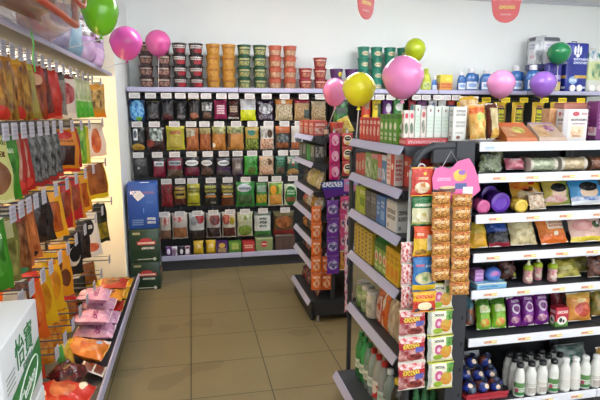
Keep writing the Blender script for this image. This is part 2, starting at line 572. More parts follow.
# (x0, x1, y0, y1 in the photograph, look, base, layers, seal)
back_rows = [
 [(129, 145, 100, 121, 'round blue bag of sweets', '#14306a', (B(.5, .5, .48, .5, '#1d6bb0', '#7fc4e8', 5), E(.62, .1, .2, .1, '#6fae3a')), '#1b3f78'),
  (146, 160, 101, 120, 'black snack bag with grey neck print', '#1b1b1f', (R(.42, .45, .52, .95, '#5a5a60'), B(.55, .2, .35, .14, '#77727a', '#33313a')), '#8a7a30'),
  (161, 174, 100, 121, 'black snack bag with dark red foot', '#1d1a20', (R(.45, .4, .55, .95, '#54525c'), B(.5, .18, .4, .16, '#5a1622', '#2a1016')), '#2a2a2e'),
  (175, 187, 101, 120, 'narrow black snack bag with pale stripe', '#19191d', (R(.45, .35, .55, .9, '#67666e'), B(.5, .15, .35, .1, '#8b8790', '#44424a')), '#2a2a2e'),
  (188, 200, 99, 120, 'black snack bag with tan nuts and gold seal', '#1c191b', (R(.46, .4, .54, .9, '#66615f'), B(.5, .2, .36, .16, '#a8674c', '#6a3b2c')), '#c99a2a'),
  (201, 213, 102, 119, 'black and silver snack bag', '#26262a', (N(.05, .5, .95, .95, '#d7d9da', '#4d5254', 5), B(.5, .2, .35, .2, '#7a5a4a', '#3a2a26')), '#9aa0a4'),
  (214, 227, 100, 119, 'magenta snack bag with white print', '#8a1b4d', (T(.2, .25, .8, .75, '#f0d7e0', 4, 6),), '#a64a6e'),
  (228, 239, 100, 119, 'dark maroon snack bag with brown print', '#3a1a1f', (T(.15, .35, .85, .7, '#d3b9a2', 4, 6), R(0, 0, 1, .1, '#b9b4ac'), E(.5, .85, .3, .1, '#5e2a20')), '#2a1416'),
  (240, 256, 99, 122, 'white over yellow snack bag', '#c3c5cc', (R(0, 0, 1, .5, '#c6cc1e'), T(.6, .6, .9, .8, '#8d909a', 2, 5)), '#d9dade'),
  (257, 274, 101, 121, 'dark purple snack bag with silver oval', '#2b1638', (B(.5, .6, .42, .28, '#c9cbd0', '#5a5a66', 6), N(.1, .05, .9, .3, '#8f8a98', '#33203f')), '#3a1f4c'),
  (275, 293, 99, 121, 'clear bag of beige nuts with orange header', '#a99a7c', (N(0, 0, 1, .72, '#c4b697', '#8c7c5c', 12), R(0, .75, 1, 1, '#b5691c'), E(.45, .87, .14, .1, '#efe9d6')), '#b5691c'),
  (294, 310, 99, 121, 'tan nut bag with red header', '#a8875c', (N(0, 0, 1, .7, '#bb9a6c', '#8a6b44', 12), R(0, .8, 1, 1, '#8e1f33'), R(.6, .1, 1, .5, '#3f4a45')), '#8e1f33'),
  (311, 326, 101, 121, 'beige bag with brown print', '#9c8a6c', (N(0, 0, 1, .7, '#b39c78', '#7a6646', 12),), '#7a6646')],
 [(131, 145, 127, 150, 'black bag with white label and gold foot', '#1e1f20', (R(.18, .42, .5, .92, '#dfe3e6'), E(.33, .68, .12, .17, '#59616a'), B(.5, .12, .48, .16, '#c09a3a', '#8a6a22')), '#2a2a2c'),
  (146, 165, 127, 150, 'dark brown bag with silver print', '#3a2422', (N(.2, .4, .9, .95, '#b9c7bd', '#3d4a44', 6), B(.2, .3, .25, .16, '#9c3a2c', '#5e241c')), '#2d2320'),
  (166, 185, 126, 150, 'olive yellow bag with red letters', '#b6b02c', (R(.12, .08, .88, .6, '#a89a3c'), T(.22, .62, .8, .84, '#b02a3c', 1, 5)), '#c9c332'),
  (186, 199, 128, 151, 'clear bag of orange-brown slices, left of a pair', '#9c5a30', (N(0, .6, .7, .95, '#d9d3bb', '#8b7c52', 5), B(.6, .35, .5, .3, '#b46a3a', '#8a4c28', 4)), '#b3a37c'),
  (199.5, 211, 128, 151, 'clear bag of orange-brown slices, right of a pair', '#96542c', (B(.5, .4, .5, .4, '#ad6436', '#844724', 4), N(0, .75, 1, 1, '#8e8a4c', '#b9ab78', 5)), '#a39a5c'),
  (212, 226, 126, 150, 'tan bag with leafy green header', '#b3742e', (N(0, .68, 1, 1, '#75803a', '#b5b075', 7), B(.5, .3, .4, .28, '#bd7c38', '#96591f', 5), E(.1, .2, .12, .1, '#f0e3d2')), '#8f9450'),
  (227, 244, 126, 150, 'tan bag with pale green header', '#b07a3a', (N(0, .7, 1, 1, '#a6aa70', '#5f6a34', 7), R(0, .1, .2, .7, '#5c3a22')), '#a5a86c'),
  (245, 259, 127, 150, 'yellow bag of green leaves with teal oval', '#a9903c', (N(0, 0, 1, .5, '#8a9a3e', '#3f4a1a', 9), E(.45, .75, .28, .13, '#3b8a78')), '#b39a3c'),
  (260, 274, 126, 150, 'white bag of brown nuts with dark mascot spot', '#c9c3ba', (N(.05, .02, .95, .45, '#a0623f', '#d2b7a0', 8), E(.68, .68, .2, .18, '#4a2f1a'), N(0, .5, .5, .9, '#77818a', '#c9c3ba', 6)), '#d9d5cd'),
  (275, 290, 126, 149, 'dark orange bag with black fish print', '#b05a1e', (R(0, 0, 1, .7, '#3a3330'), B(.5, .45, .4, .2, '#6f7a7a', '#23292b', 5), N(.1, .05, .9, .28, '#9a5a34', '#5e3522', 6)), '#b8641f'),
  (291, 303, 126, 149, 'white and brown bag behind the short gondola', '#cfcbc4', (B(.6, .45, .3, .2, '#2f3234', '#6b6e70'), N(0, 0, 1, .3, '#b06a48', '#8b4c30')), '#dedbd4')],
 [(133, 148, 158, 183, 'plain charcoal grey bag', '#2d2e30', (B(.5, .75, .4, .2, '#5a5c5e', '#333436'), E(.4, .5, .08, .06, '#d6d6d2')), '#3c3d40'),
  (153, 166, 158, 182, 'crimson bag with slanted white label', '#7a1230', (R(.1, .58, .85, .82, '#cfd6dc'), T(.2, .62, .75, .78, '#40424a', 1, 5), R(0, .84, 1, 1, '#211a20')), '#2a1a22'),
  (167, 183, 158, 182, 'crimson over brown bag with barred label', '#6d1430', (R(.12, .62, .9, .85, '#a7b4ba'), T(.15, .65, .88, .82, '#22242a', 1, 7), N(0, 0, 1, .4, '#6e5a4a', '#43362c', 10)), '#2a2226'),
  (184, 200, 157, 182, 'black bag with white swoosh and maroon beans', '#17171a', (E(.5, .7, .42, .15, '#e8ecee'), R(.2, .67, .8, .73, '#8b9398'), N(0, .05, 1, .48, '#7a2440', '#46142a', 10)), '#212126'),
  (201, 214, 157, 182, 'black bag with white swoosh over brown beans', '#1a191c', (E(.45, .7, .45, .14, '#e6eaee'), R(.2, .67, .75, .72, '#8b9398'), B(.5, .25, .45, .24, '#5e463c', '#3b2b26', 10)), '#222226'),
  (216, 231, 158, 182, 'black and purple bag with white oval', '#1c1822', (E(.5, .72, .4, .15, '#dfe3ea'), R(.25, .68, .8, .76, '#7a7d88'), N(0, .3, 1, .5, '#43184e', '#2c1038'), N(0, .02, 1, .3, '#3d3740', '#55505a')), '#222026'),
  (232, 243, 158, 181, 'grey-brown pouch with pale panel', '#5e555a', (R(.2, .3, .8, .8, '#726a6a'), T(.3, .4, .75, .7, '#c9c4c2', 3, 4), R(.4, 0, 1, .12, '#512a5c')), '#8a8078'),
  (244, 258, 156, 182, 'bright green leafy bag', '#2f9a34', (N(.3, .3, 1, .95, '#4fae4a', '#247a30', 5), B(.55, .25, .3, .2, '#5c7a2c', '#3a4f1c', 8)), '#4bb34a'),
  (259, 274, 156, 180, 'beige bag of brown biscuits', '#b99c80', (N(.1, .05, .9, .42, '#a96f4c', '#d8bda2', 8), E(.65, .7, .2, .18, '#5a3a22'), N(.1, .5, .6, .8, '#d9cdb9', '#a08468', 8)), '#7a9a98'),
  (275, 286, 156, 181, 'dark green bag with brown window', '#1f5a44', (R(.15, .05, .9, .4, '#4a3a30'), T(.1, .5, .9, .9, '#4f9078', 3, 5)), '#2a6a50'),
  (287, 299, 156, 180, 'green bag with white top and tan foot', '#2b5440', (N(0, .6, 1, .95, '#cfd9d2', '#4a7560', 5), E(.5, .55, .12, .05, '#b02a2c'), B(.5, .12, .5, .2, '#b9935e', '#96703c', 8)), '#9fbfae')],
 [(161, 173, 184, 207, 'dark red bag of dried fruit', '#7c1a22', (N(0, 0, 1, .9, '#8e2028', '#5c1018', 5),), '#5c1a1e'),
  (174, 186, 186, 205, 'maroon bag with gold letters', '#4a1d16', (R(0, .35, 1, .75, '#a88a2c'), T(.05, .6, .95, .95, '#b9a43c', 2, 6), R(.1, .5, .9, .62, '#2e2b2a'), N(0, 0, 1, .3, '#6b2a1c', '#3d1610')), '#8a6a20'),
  (187, 200, 184, 206, 'olive bag with black letters', '#a3a024', (T(.05, .6, .95, .85, '#3a3a18', 2, 6), R(.1, .5, .9, .58, '#c9c76c'), R(0, .1, 1, .14, '#3a3a18')), '#b5b02a'),
  (204, 217, 184, 206, 'black bag with yellow-green letters', '#22211c', (T(.05, .6, .95, .95, '#a8ab3c', 2, 6), R(.05, .4, .95, .48, '#bb7a2a'), R(.15, .5, .85, .58, '#8d8f8a'), T(.5, .08, .9, .22, '#8a8a84', 1, 5)), '#3a3920'),
  (221, 234, 184, 206, 'brown bag with yellow-green letters', '#3a2a1c', (T(.05, .6, .95, .95, '#b3ae3e', 2, 6), R(.05, .4, .95, .48, '#c07a2a'), R(.15, .5, .85, .58, '#a5a79c'), N(0, 0, 1, .32, '#6e3a1e', '#43220f')), '#5e5526'),
  (236, 255, 182, 208, 'wide green bag with silver oval', '#257c34', (E(.42, .76, .38, .16, '#b9c4cc'), T(.15, .68, .75, .82, '#2c4d6a', 1, 6), R(.1, .1, .88, .5, '#34562c'), N(.1, .1, .88, .5, '#3d5a30', '#2c4a24', 4)), '#3f9a44'),
  (256, 267, 183, 206, 'green bag with yellow fruit foot', '#3d7c3c', (R(.1, .62, .95, .9, '#8fb0a0'), N(0, .15, 1, .5, '#c09a2c', '#5f7a22', 5), R(0, 0, 1, .14, '#2f8f3c')), '#5f9a50'),
  (268, 283, 182, 207, 'yellow mango bag with white border', '#d9d6c4', (R(.06, .04, .94, .97, '#5f8a24'), E(.35, .68, .22, .18, '#e8a024'), N(.1, .06, .9, .48, '#cf9440', '#b57c2e', 3), R(.7, .5, .92, .9, '#a8c24a')), '#e5e2d6'),
  (284, 297, 184, 207, 'green pouch with rounded dark window', '#b5c4a8', (E(.5, .45, .46, .46, '#276a34'), T(.2, .5, .8, .75, '#a8c8a8', 2, 5), R(.15, .2, .85, .4, '#7c4a30')), '#a9bf9c')],
 [(160, 171, 213, 239, 'white bag of red berries at left', '#bcb5ac', (B(.5, .68, .36, .18, '#b02a2c', '#d8d0c8', 5), R(0, 0, 1, .35, '#7a5a44')), '#d6d2cb'),
  (172, 188, 212, 239, 'white bag with pink fruit and tan foot', '#c2bab0', (B(.4, .8, .32, .15, '#c85a5a', '#e8d8d0', 5), N(.05, .05, .95, .45, '#a2683e', '#8b5630', 5)), '#d8d4cd'),
  (189, 205, 212, 239, 'white bag with dark red fruit above black foot', '#b9b9b9', (B(.68, .78, .3, .2, '#8e1420', '#b02a34', 5), E(.3, .68, .22, .16, '#8c9298'), R(0, 0, 1, .34, '#2b2124')), '#cfcfcd'),
  (206, 221, 213, 238, 'white bag of dark dried plums', '#a9a6a2', (B(.6, .74, .36, .22, '#4a1a20', '#8a3a3c', 5), N(.05, .05, .95, .42, '#241a1e', '#3d2a2c', 5)), '#c6c4c0'),
  (222, 236, 212, 238, 'white bag with yellow fruit and brown foot', '#bcb5a6', (B(.3, .72, .28, .2, '#9a3434', '#c46a4a', 5), E(.72, .66, .2, .16, '#bba63a'), N(.05, .05, .95, .4, '#5a2a22', '#3f1c18', 5)), '#d0ccc0'),
  (237, 253, 212, 238, 'white over green bag with oval window', '#b5bda0', (B(.55, .82, .4, .14, '#6f8a2c', '#c9cfb4', 5), B(.5, .26, .44, .22, '#7f9a3e', '#5c752a', 6)), '#ccd0bc'),
  (254, 271, 212, 239, 'white pouch with black letters and green foot', '#c3c8c4', (R(0, .0, 1, .22, '#3f7a3c'), T(.3, .35, .75, .8, '#22282a', 3, 3), R(.0, .85, 1, 1, '#5c6a60')), '#3c4a42'),
  (273, 294, 211, 239, 'brown tray pack with red foot', '#4b3a22', (B(.5, .55, .4, .25, '#a2602e', '#6a3a1a', 4), R(0, 0, 1, .22, '#7a1c1c'), N(0, .78, 1, 1, '#4c4a24', '#6a5a30', 5)), '#3f3a24')]]


def bagz(px, py, Y): return onY(px, py, Y)


for ri, row in enumerate(back_rows):
    gname = 'snack bags on the ' + ROWN[ri] + ' hook row of the back wall'
    for k, (x0, x1, y0, y1, look, base, lay, seal) in enumerate(row):
        Y = 5.035 + .012 * (k % 2)
        cx = onY((x0 + x1) / 2, (y0 + y1) / 2, Y)[0]
        w = (onY(x1, y0, Y)[0] - onY(x0, y0, Y)[0])
        zt = min(onY(x0, y0, Y)[2], ROWZ[ri] - .002); zl = onY(x0, y1, Y)[2]
        zl = max(zl, ROWZ[ri + 1] + .036 if ri < 4 else .29); h = zt - zl
        place(pouch(base, lay, w, h, .05, seal, ri * 20 + k), 'snack_bag', look + ' on the ' + ROWN[ri] + ' back wall hook row', 'snack bag',
              (cx, Y, zt - h), (0, 0, random.uniform(-.05, .05)), gname)
        place(hook_tpl(YB - .065 - 4.955, TAGM, .095, .05, 0), 'peg_hook', 'wire hook and white price tag, ' + ORD[k] + ' from left, ' + ROWN[ri] + ' back wall row',
              'hook', (cx + random.uniform(-.01, .01), YB - .065, ROWZ[ri]), (0, 0, 0), 'peg hooks with white tags on the back wall')

# packs on the top row further right, seen over the gondola
right_row = [(333, 348, 101, 128, 'dark green bag', '#1c4a26', (N(0, .2, 1, .9, '#2f7a34', '#14361c', 4), R(.1, .55, .9, .75, '#3f4a44')), '#2a5a30', TAGM),
 (361, 371, 98, 122, 'red bag with yellow foot', '#b5321e', (R(.3, .55, .8, .85, '#8e6a4a'), E(.5, .2, .4, .12, '#e0a030')), '#b5321e', TAGM),
 (372, 381, 98, 122, 'yellow bag', '#d6c21e', (R(.55, .1, .95, .8, '#3a5a3a'), T(.2, .5, .7, .8, '#5a4a10', 2, 4)), '#d6c21e', TAGM),
 (382, 392, 98, 122, 'purple bag with white label', '#5a1a72', (E(.6, .6, .28, .2, '#cfc9d6'), B(.6, .25, .3, .15, '#c9b078', '#8a6a40')), '#5a1a72', TAGM),
 (393, 404, 98, 122, 'green bag with white oval label', '#2f7a34', (E(.5, .65, .34, .16, '#c4ccc4'), B(.5, .2, .4, .18, '#8a6a3c', '#4a6a2c')), '#2f7a34', TAGM),
 (408, 416, 98, 122, 'maroon bag with teal spot', '#8e1f30', (E(.5, .55, .36, .22, '#3f6a6a'),), '#8e1f30', TAGM),
 (417, 427, 99, 122, 'violet bag with silver band', '#5e1f5c', (R(0, .45, 1, .7, '#b9b0bc'),), '#5e1f5c', TAGM),
 (428, 437, 97, 122, 'small white bottle-print bag', '#dfe3e8', (R(.2, .0, .8, .6, '#4a6a4c'), E(.5, .7, .2, .16, '#8a98b8')), '#3a4250', TAGM),
 (438, 446, 97, 122, 'white and green bag', '#e2e6e4', (R(.15, 0, .85, .55, '#6f9a3c'),), '#3a4250', TAGM),
 (447, 455, 95, 122, 'narrow navy blue box-shaped bag', '#1d2f66', (R(0, .75, 1, .95, '#b0342c'), T(.2, .2, .8, .6, '#8aa0d0', 2, 4)), '#1d2f66', TAGM)]
for k, (x0, x1, y0, y1, look, base, lay, seal, tg) in enumerate(right_row):
    Y = 5.035 + .012 * (k % 2)
    cx = onY((x0 + x1) / 2, (y0 + y1) / 2, Y)[0]
    w = (onY(x1, y0, Y)[0] - onY(x0, y0, Y)[0])
    zt = min(onY(x0, y0, Y)[2], 1.652); h = zt - onY(x0, y1, Y)[2]
    place(pouch(base, lay, w, h, .045, seal, 300 + k), 'snack_bag', look + ' on the top back wall row beyond the middle gondola', 'snack bag',
          (cx, Y, zt - h), (0, 0, 0), 'bags on the back wall beyond the middle gondola')
    place(hook_tpl(YB - .065 - 4.955, tg, .095, .05, 0), 'peg_hook', 'wire hook with white tag holding the ' + look + ' beyond the gondola', 'hook',
          (cx, YB - .065, 1.66), (0, 0, 0), 'peg hooks with white tags on the back wall')
YEL = (R(.25, .05, .8, .78, '#2a2410'), R(.3, .1, .75, .72, '#c9c41c'), T(.3, .12, .75, .6, '#2c2a10', 4, 3), R(.84, .05, .95, .9, '#22220f'), R(.35, .8, .72, .87, '#b35a6a'))
for k, px in enumerate([463, 481, 500, 518, 538, 556, 574]):
    Y = 5.04
    cx = onY(px, 108, Y)[0]
    zt = 1.628
    place(pouch('#d9b41c', YEL, .15, .29, .045, '#e0bf22', 330 + k % 2, crumple=.05), 'snack_bag', 'yellow bag with black letters under a yellow tag, ' + ORD[k] + ' from left',
          'snack bag', (cx, Y, zt - .29), (0, 0, 0), 'yellow bags on the back wall')
    place(hook_tpl(YB - .065 - 4.955, TAGY, .1, .05, 0), 'peg_hook', 'wire hook with bright yellow tag, ' + ORD[k] + ' from left', 'hook',
          (cx, YB - .065, 1.64), (0, 0, 0), 'peg hooks with yellow tags on the back wall')

# goods on the base shelf of the back wall
Yb, zb = 5.0, .136


def bx(px): return onY(px, 248, Yb)[0]


for k, px in enumerate([168, 174, 181, 187]):
    look = ['purple', 'white', 'black', 'pink'][k]
    base, lay = [('#6a2a7c', (E(.5, .5, .3, .3, '#e0d6e8'),)), ('#d9d2da', (B(.5, .5, .35, .35, '#3a2a44', '#c9a0c0', 6),)),
                 ('#2c2630', (E(.5, .45, .28, .26, '#e8e4ea'),)), ('#b9889c', (E(.5, .45, .34, .3, '#efe6ea'), E(.5, .8, .3, .1, '#3a1a2a')))][k]
    place(pouch(base, lay, .054, .095, .045, '#cfc6d2', 360 + k), 'sweet_bag', 'small ' + look + ' sweet bag on the back wall base shelf', 'snack bag',
          (bx(px) + .004, Yb, zb), (radians(-8), 0, 0), 'small bags on the back wall base shelf')
for k, px in enumerate([198.5, 211]):
    place(pouch('#c9a41e', (B(.5, .6, .3, .16, '#e8d88a', '#b98a1c', 4), R(0, 0, 1, .12, '#a8741c')), .098, .14, .055, '#d9b93a', 365 + k), 'yellow_bag',
          ['left', 'right'][k] + ' yellow bag of a pair on the back wall base shelf', 'snack bag', (bx(px), Yb, zb), (radians(-10), 0, 0), 'small bags on the back wall base shelf')
for px, w, h, look, base, lay in [(222, .11, .12, 'purple', '#4a2466', (E(.5, .72, .28, .2, '#c9a23c'), T(.15, .15, .85, .5, '#c9b43a', 3, 5))),
                                  (235, .12, .115, 'green', '#4c7a2c', (T(.2, .35, .8, .75, '#d8d06c', 3, 4), E(.5, .8, .3, .15, '#8fb04a'))),
                                  (248.5, .12, .11, 'red', '#a82c2c', (T(.15, .4, .85, .75, '#e8c8b0', 2, 5), R(0, 0, 1, .12, '#7a1a1a'))),
                                  (264, .17, .145, 'grey-green', '#7f8c5c', (E(.5, .55, .2, .22, '#b0343a'), T(.35, .48, .65, .62, '#f0e8d8', 1, 4), R(0, .9, 1, 1, '#9aa87a'))),
                                  (285, .2, .15, 'dark brown', '#463630', (R(.0, .1, .35, .9, '#54423a'), R(.45, .1, .7, .9, '#4e3d36'), R(.78, .1, .97, .9, '#54423a')))]:
    place(carton(base, lay, w, .1, h, '#6a6a5c' if w > .15 else None), 'food_box', look + ' box on the back wall base shelf', 'box', (bx(px), Yb + .03, zb), (0, 0, 0), 'boxes on the back wall base shelf')

# ------------------------------------------------------------------ instant noodle cups on the back wall deck
ZDK = 1.7365


def cup_tpl(base, layers, lidc, rt, rb, h):
    key = ('cup', base, tuple(layers), lidc, rt, h)
    if key in _t: return _t[key]
    prof = [(rb * .9, 0), (rb, .003), (rb + (rt - rb) * .5, h * .5), (rt, h * .93), (rt, h * .95)]
    body = MB().lathe(prof, 24).mesh(prt(base, layers, .35), True)
    lid = MB().lathe([(rt + .003, h * .93), (rt + .004, h * .95), (rt + .004, h * .985), (rt - .002, h), (rt - .008, h)], 24).mesh(flat(lidc, .35), True)
    _t[key] = [('', body, None), ('lid', lid, 0)]
    return _t[key]


cup_kinds = {
 'dr': ('#4b2a2a', (N(.1, .2, .9, .62, '#b98a78', '#3a2020', 7), T(.2, .66, .8, .86, '#d9c9b4', 1, 6)), '#2c2024'),
 'bk': ('#2a1d20', (T(.15, .55, .85, .88, '#e8e0dc', 2, 6), B(.62, .36, .3, .2, '#b02434', '#8a1a28', 4), N(.1, .1, .4, .5, '#5c4a44', '#2a1d20', 7)), '#1d1618'),
 'ye': ('#b9822c', (N(.15, .2, .85, .55, '#cfa04a', '#a06a1e', 6), T(.25, .62, .75, .84, '#7a3a14', 1, 6)), '#c9962e'),
 'gr': ('#1f4a34', (N(.15, .15, .85, .55, '#b9a86a', '#3a6a44', 7), T(.2, .62, .8, .86, '#cfc88a', 1, 6)), '#1c5a38'),
 'or': ('#a84f3a', (N(.15, .15, .85, .6, '#cfa888', '#8f6a4a', 7), R(0, .7, 1, .95, '#b8583e')), '#c0624a'),
 'rd': ('#8e2730', (N(.2, .2, .8, .6, '#c98a6a', '#7a1c26', 7), T(.2, .65, .8, .88, '#e8c8b0', 1, 6)), '#a8303a'),
 'pu': ('#4d2560', (R(.0, .15, 1, .25, '#6a3a80'), E(.7, .5, .18, .25, '#c9b43c')), '#5a2a70'),
 'te': ('#1f7f68', (E(.55, .42, .26, .2, '#cfc9a8'), T(.35, .35, .75, .5, '#8a5a3a', 2, 4), R(0, .72, 1, .94, '#1b7560')), '#1e8a70')}
cup_names = {'dr': 'brown', 'bk': 'black', 'ye': 'amber', 'gr': 'dark green', 'or': 'salmon', 'rd': 'red', 'pu': 'purple', 'te': 'teal'}
H4 = ['bottom of four', 'second from bottom', 'second from top', 'topmost']


def cup_col(px, kind, n, which, names=None, Y=5.13, h=.1035, rt=.066):
    x = onY(px, 80, Y)[0]
    b, l, lc = cup_kinds[kind]
    for i in range(n):
        nm = (names or H4)[i]
        place(cup_tpl(b, l, lc, rt, rt * .8, h), 'noodle_cup' if kind != 'te' else 'snack_bucket', cup_names[kind] + (' noodle cup, ' if kind != 'te' else ' snack bucket, ') + nm + ', ' + which,
              'cup', (x + random.uniform(-.003, .003), Y, ZDK + i * (h + .0006)), (0, 0, random.uniform(-.12, .12)), 'stacked ' + cup_names[kind] + ' cups on the back wall deck')


cup_col(147, 'dr', 4, 'stack at far left of deck')
cup_col(164, 'dr', 4, 'second stack from far left')
cup_col(180.5, 'bk', 4, 'left stack of its pair')
cup_col(197, 'bk', 4, 'right stack of its pair')
cup_col(213.5, 'ye', 4, 'left stack of its pair')
cup_col(229, 'ye', 4, 'right stack of its pair')
cup_col(244.5, 'gr', 4, 'left stack of its pair')
cup_col(260, 'gr', 4, 'right stack of its pair')
cup_col(275, 'or', 4, 'left stack of its pair')
cup_col(290, 'or', 4, 'right stack of its pair')
cup_col(305, 'rd', 2, 'beside the salmon stack', ['lower of two', 'upper of two'])
cup_col(320, 'rd', 3, 'stack of three behind pink balloon', ['bottom', 'middle', 'top'])
cup_col(336, 'pu', 2, 'left purple stack', ['lower of two', 'upper of two'])
cup_col(351.5, 'pu', 2, 'right purple stack', ['lower of two', 'upper of two'])
cup_col(363, 'te', 4, 'leftmost bucket stack', h=.109, rt=.06, Y=5.2)
cup_col(376, 'te', 4, 'second bucket stack', h=.109, rt=.06, Y=5.2)
cup_col(389, 'te', 4, 'third bucket stack', h=.109, rt=.06, Y=5.2)
cup_col(402, 'te', 4, 'rightmost bucket stack', h=.109, rt=.06, Y=5.2)

# ------------------------------------------------------------------ stacked drink cartons beside the pillar
def lettering(txt, size, mat, parent, loc, rot, name='lettering', shear=0.0, ext=.0006):
    cu = bpy.data.curves.new('lettering', 'FONT')
    cu.body = txt; cu.size = size; cu.align_x = 'CENTER'; cu.align_y = 'CENTER'; cu.extrude = ext; cu.shear = shear
    cu.resolution_u = 3
    o = bpy.data.objects.new('tmp', cu); C.objects.link(o)
    bpy.context.view_layer.update()
    dg = bpy.context.evaluated_depsgraph_get()
    me = bpy.data.meshes.new_from_object(o.evaluated_get(dg))
    bpy.data.objects.remove(o)
    me.materials.clear(); me.materials.append(mat)
    q = link(name, me, parent, loc, rot)
    return q


CB = (-.425, 4.545)
bw, bd = .245, .2
zc = 0.0
for i, (h, base, lay, top, lab) in enumerate([
        (.245, '#15301f', (E(.55, .64, .2, .07, '#a02830'), R(.25, .5, .88, .62, '#a02830'), T(.28, .52, .85, .6, '#e8d8c8', 1, 7), T(.4, .36, .82, .45, '#cfd4cc', 1, 5), R(.25, .06, .88, .09, '#d8d8d0'), E(.82, .075, .05, .06, '#d8d8d0'), T(.12, .82, .36, .92, '#b9b48a', 1, 3)), '#16301f',
         'dark green drink carton with red emblem, bottom of the stack of three'),
        (.29, '#153622', (E(.55, .66, .2, .07, '#a02830'), R(.25, .52, .88, .64, '#a02830'), T(.28, .54, .85, .62, '#e8d8c8', 1, 7), T(.4, .38, .82, .47, '#cfd4cc', 1, 5), R(.25, .08, .88, .105, '#d8d8d0'), E(.82, .09, .05, .05, '#d8d8d0'), T(.12, .82, .36, .92, '#b9b48a', 1, 3)), '#18371f',
         'dark green drink carton with red emblem, middle of the stack of three'),
        (.39, '#14489c', (T(.1, .74, .42, .86, '#e8ecf2', 1, 3), T(.45, .76, .9, .83, '#7a4a7a', 1, 8), T(.12, .08, .5, .22, '#7fa0d8', 3, 12), T(.62, .1, .9, .26, '#dfe4ea', 2, 4), R(.5, .36, .53, .46, '#5a88cc'), T(.6, .55, .85, .62, '#2d5fb0', 1, 5)), '#1a4fa6',
         'blue drink carton with a slanted white sticker, top of the stack')]):
    m = MB().bbox(-bw / 2, -bd / 2, 0, bw / 2, bd / 2, h, .006)
    o = obj('drink_carton', m, prt(base, lay, .42, coat=.2), None, True, (CB[0], CB[1], zc), (0, 0, .04 * (i - 1)))
    tag(o, lab, 'carton', 'drink cartons beside the pillar')
    obj('tape', MB().bbox(-bw * .49, -.022, h, bw * .49, .022, h + .0012, .0004), flat('#5c6470' if i < 2 else '#2c5aa8', .25), o)
    if i == 2:
        obj('sticker', MB().bbox(-.035, -.001, -.03, .035, .001, .03, .0004), prt('#e4e6ea', (T(.1, .1, .9, .9, '#b9bcc4', 5, 8),)), o, False, (-.03, -bd / 2 - .0015, .285), (0, radians(-38), 0))
        obj('handle_hole', MB().bbox(-.035, -.02, h + .0002, .035, .02, h + .0018, .0005), flat('#dfe6f0', .5), o, False, (.02, -.06, .0014))
    zc += h + .002

# ------------------------------------------------------------------ left wall rack
XB, XT, XLIP = XL + .03, -.59, -.465
LZ = [1.728, 1.436, 1.165, .865, .49]
DKL = 1.805
YN, YFAR = 1.79, 4.33
for i, (y0, y1) in enumerate([(YN, 2.50), (2.50, 3.42), (3.42, YFAR)]):
    r = empty('wall_rack', (XL, y0, 0)); w = y1 - y0 - .006
    obj('back_panel', MB().box(.005, 0, .1, .03, w, DKL - .01), flat('#d2bd90', .6), r)
    for k in (0, w - .03):
        obj('upright', MB().box(.005, k, 0, .045, k + .03, DKL), CHAR, r)
    s = obj('top_shelf', MB().box(.03, 0, DKL - .014, XT - XL - .012, w, DKL), flat('#3a332e', .5), r)
    m = MB(); m.bbox(XT - XL - .012, 0, DKL - .015, XT - XL, w, DKL + .007, .003)
    obj('shelf_lip', m, LIP, s)
    s = obj('base_shelf', MB().box(.03, 0, .13, XLIP - XL - .012, w, .165), CHAR, r)
    m = MB(); m.bbox(XLIP - XL - .012, 0, .125, XLIP - XL, w, .19, .004)
    obj('shelf_lip', m, LIP, s)
    obj('kick_plate', MB().box(XLIP - XL - .06, 0, 0, XLIP - XL - .04, w, .13), CHAR, r)
    for z in LZ:
        obj('hook_rail', MB().box(.03, .03, z - .02, .045, w - .03, z + .01), CHAR, r)
    t = obj('strip_lamp', MB().bbox(.09, .04, DKL - .045, .125, w - .04, DKL - .0145, .006), flat('#fff0d2', .5, emit=8.0), r)
    t['label'] = 'glowing warm white strip lamp'
    obj('strip_lamp', MB().bbox(.046, .06, .925, .066, w - .06, .95, .004), flat('#ffd890', .5, emit=20.0), r)  # added lower lamp, unseen behind the bags, to make them glow
    tag(r, ['cream-backed hook rack bay on the left wall, nearest the white water carton', 'middle cream-backed hook rack bay on the left wall',
            'cream-backed hook rack bay on the left wall, next to the pillar'][i], 'shelving unit', 'hook rack bays along the left wall')

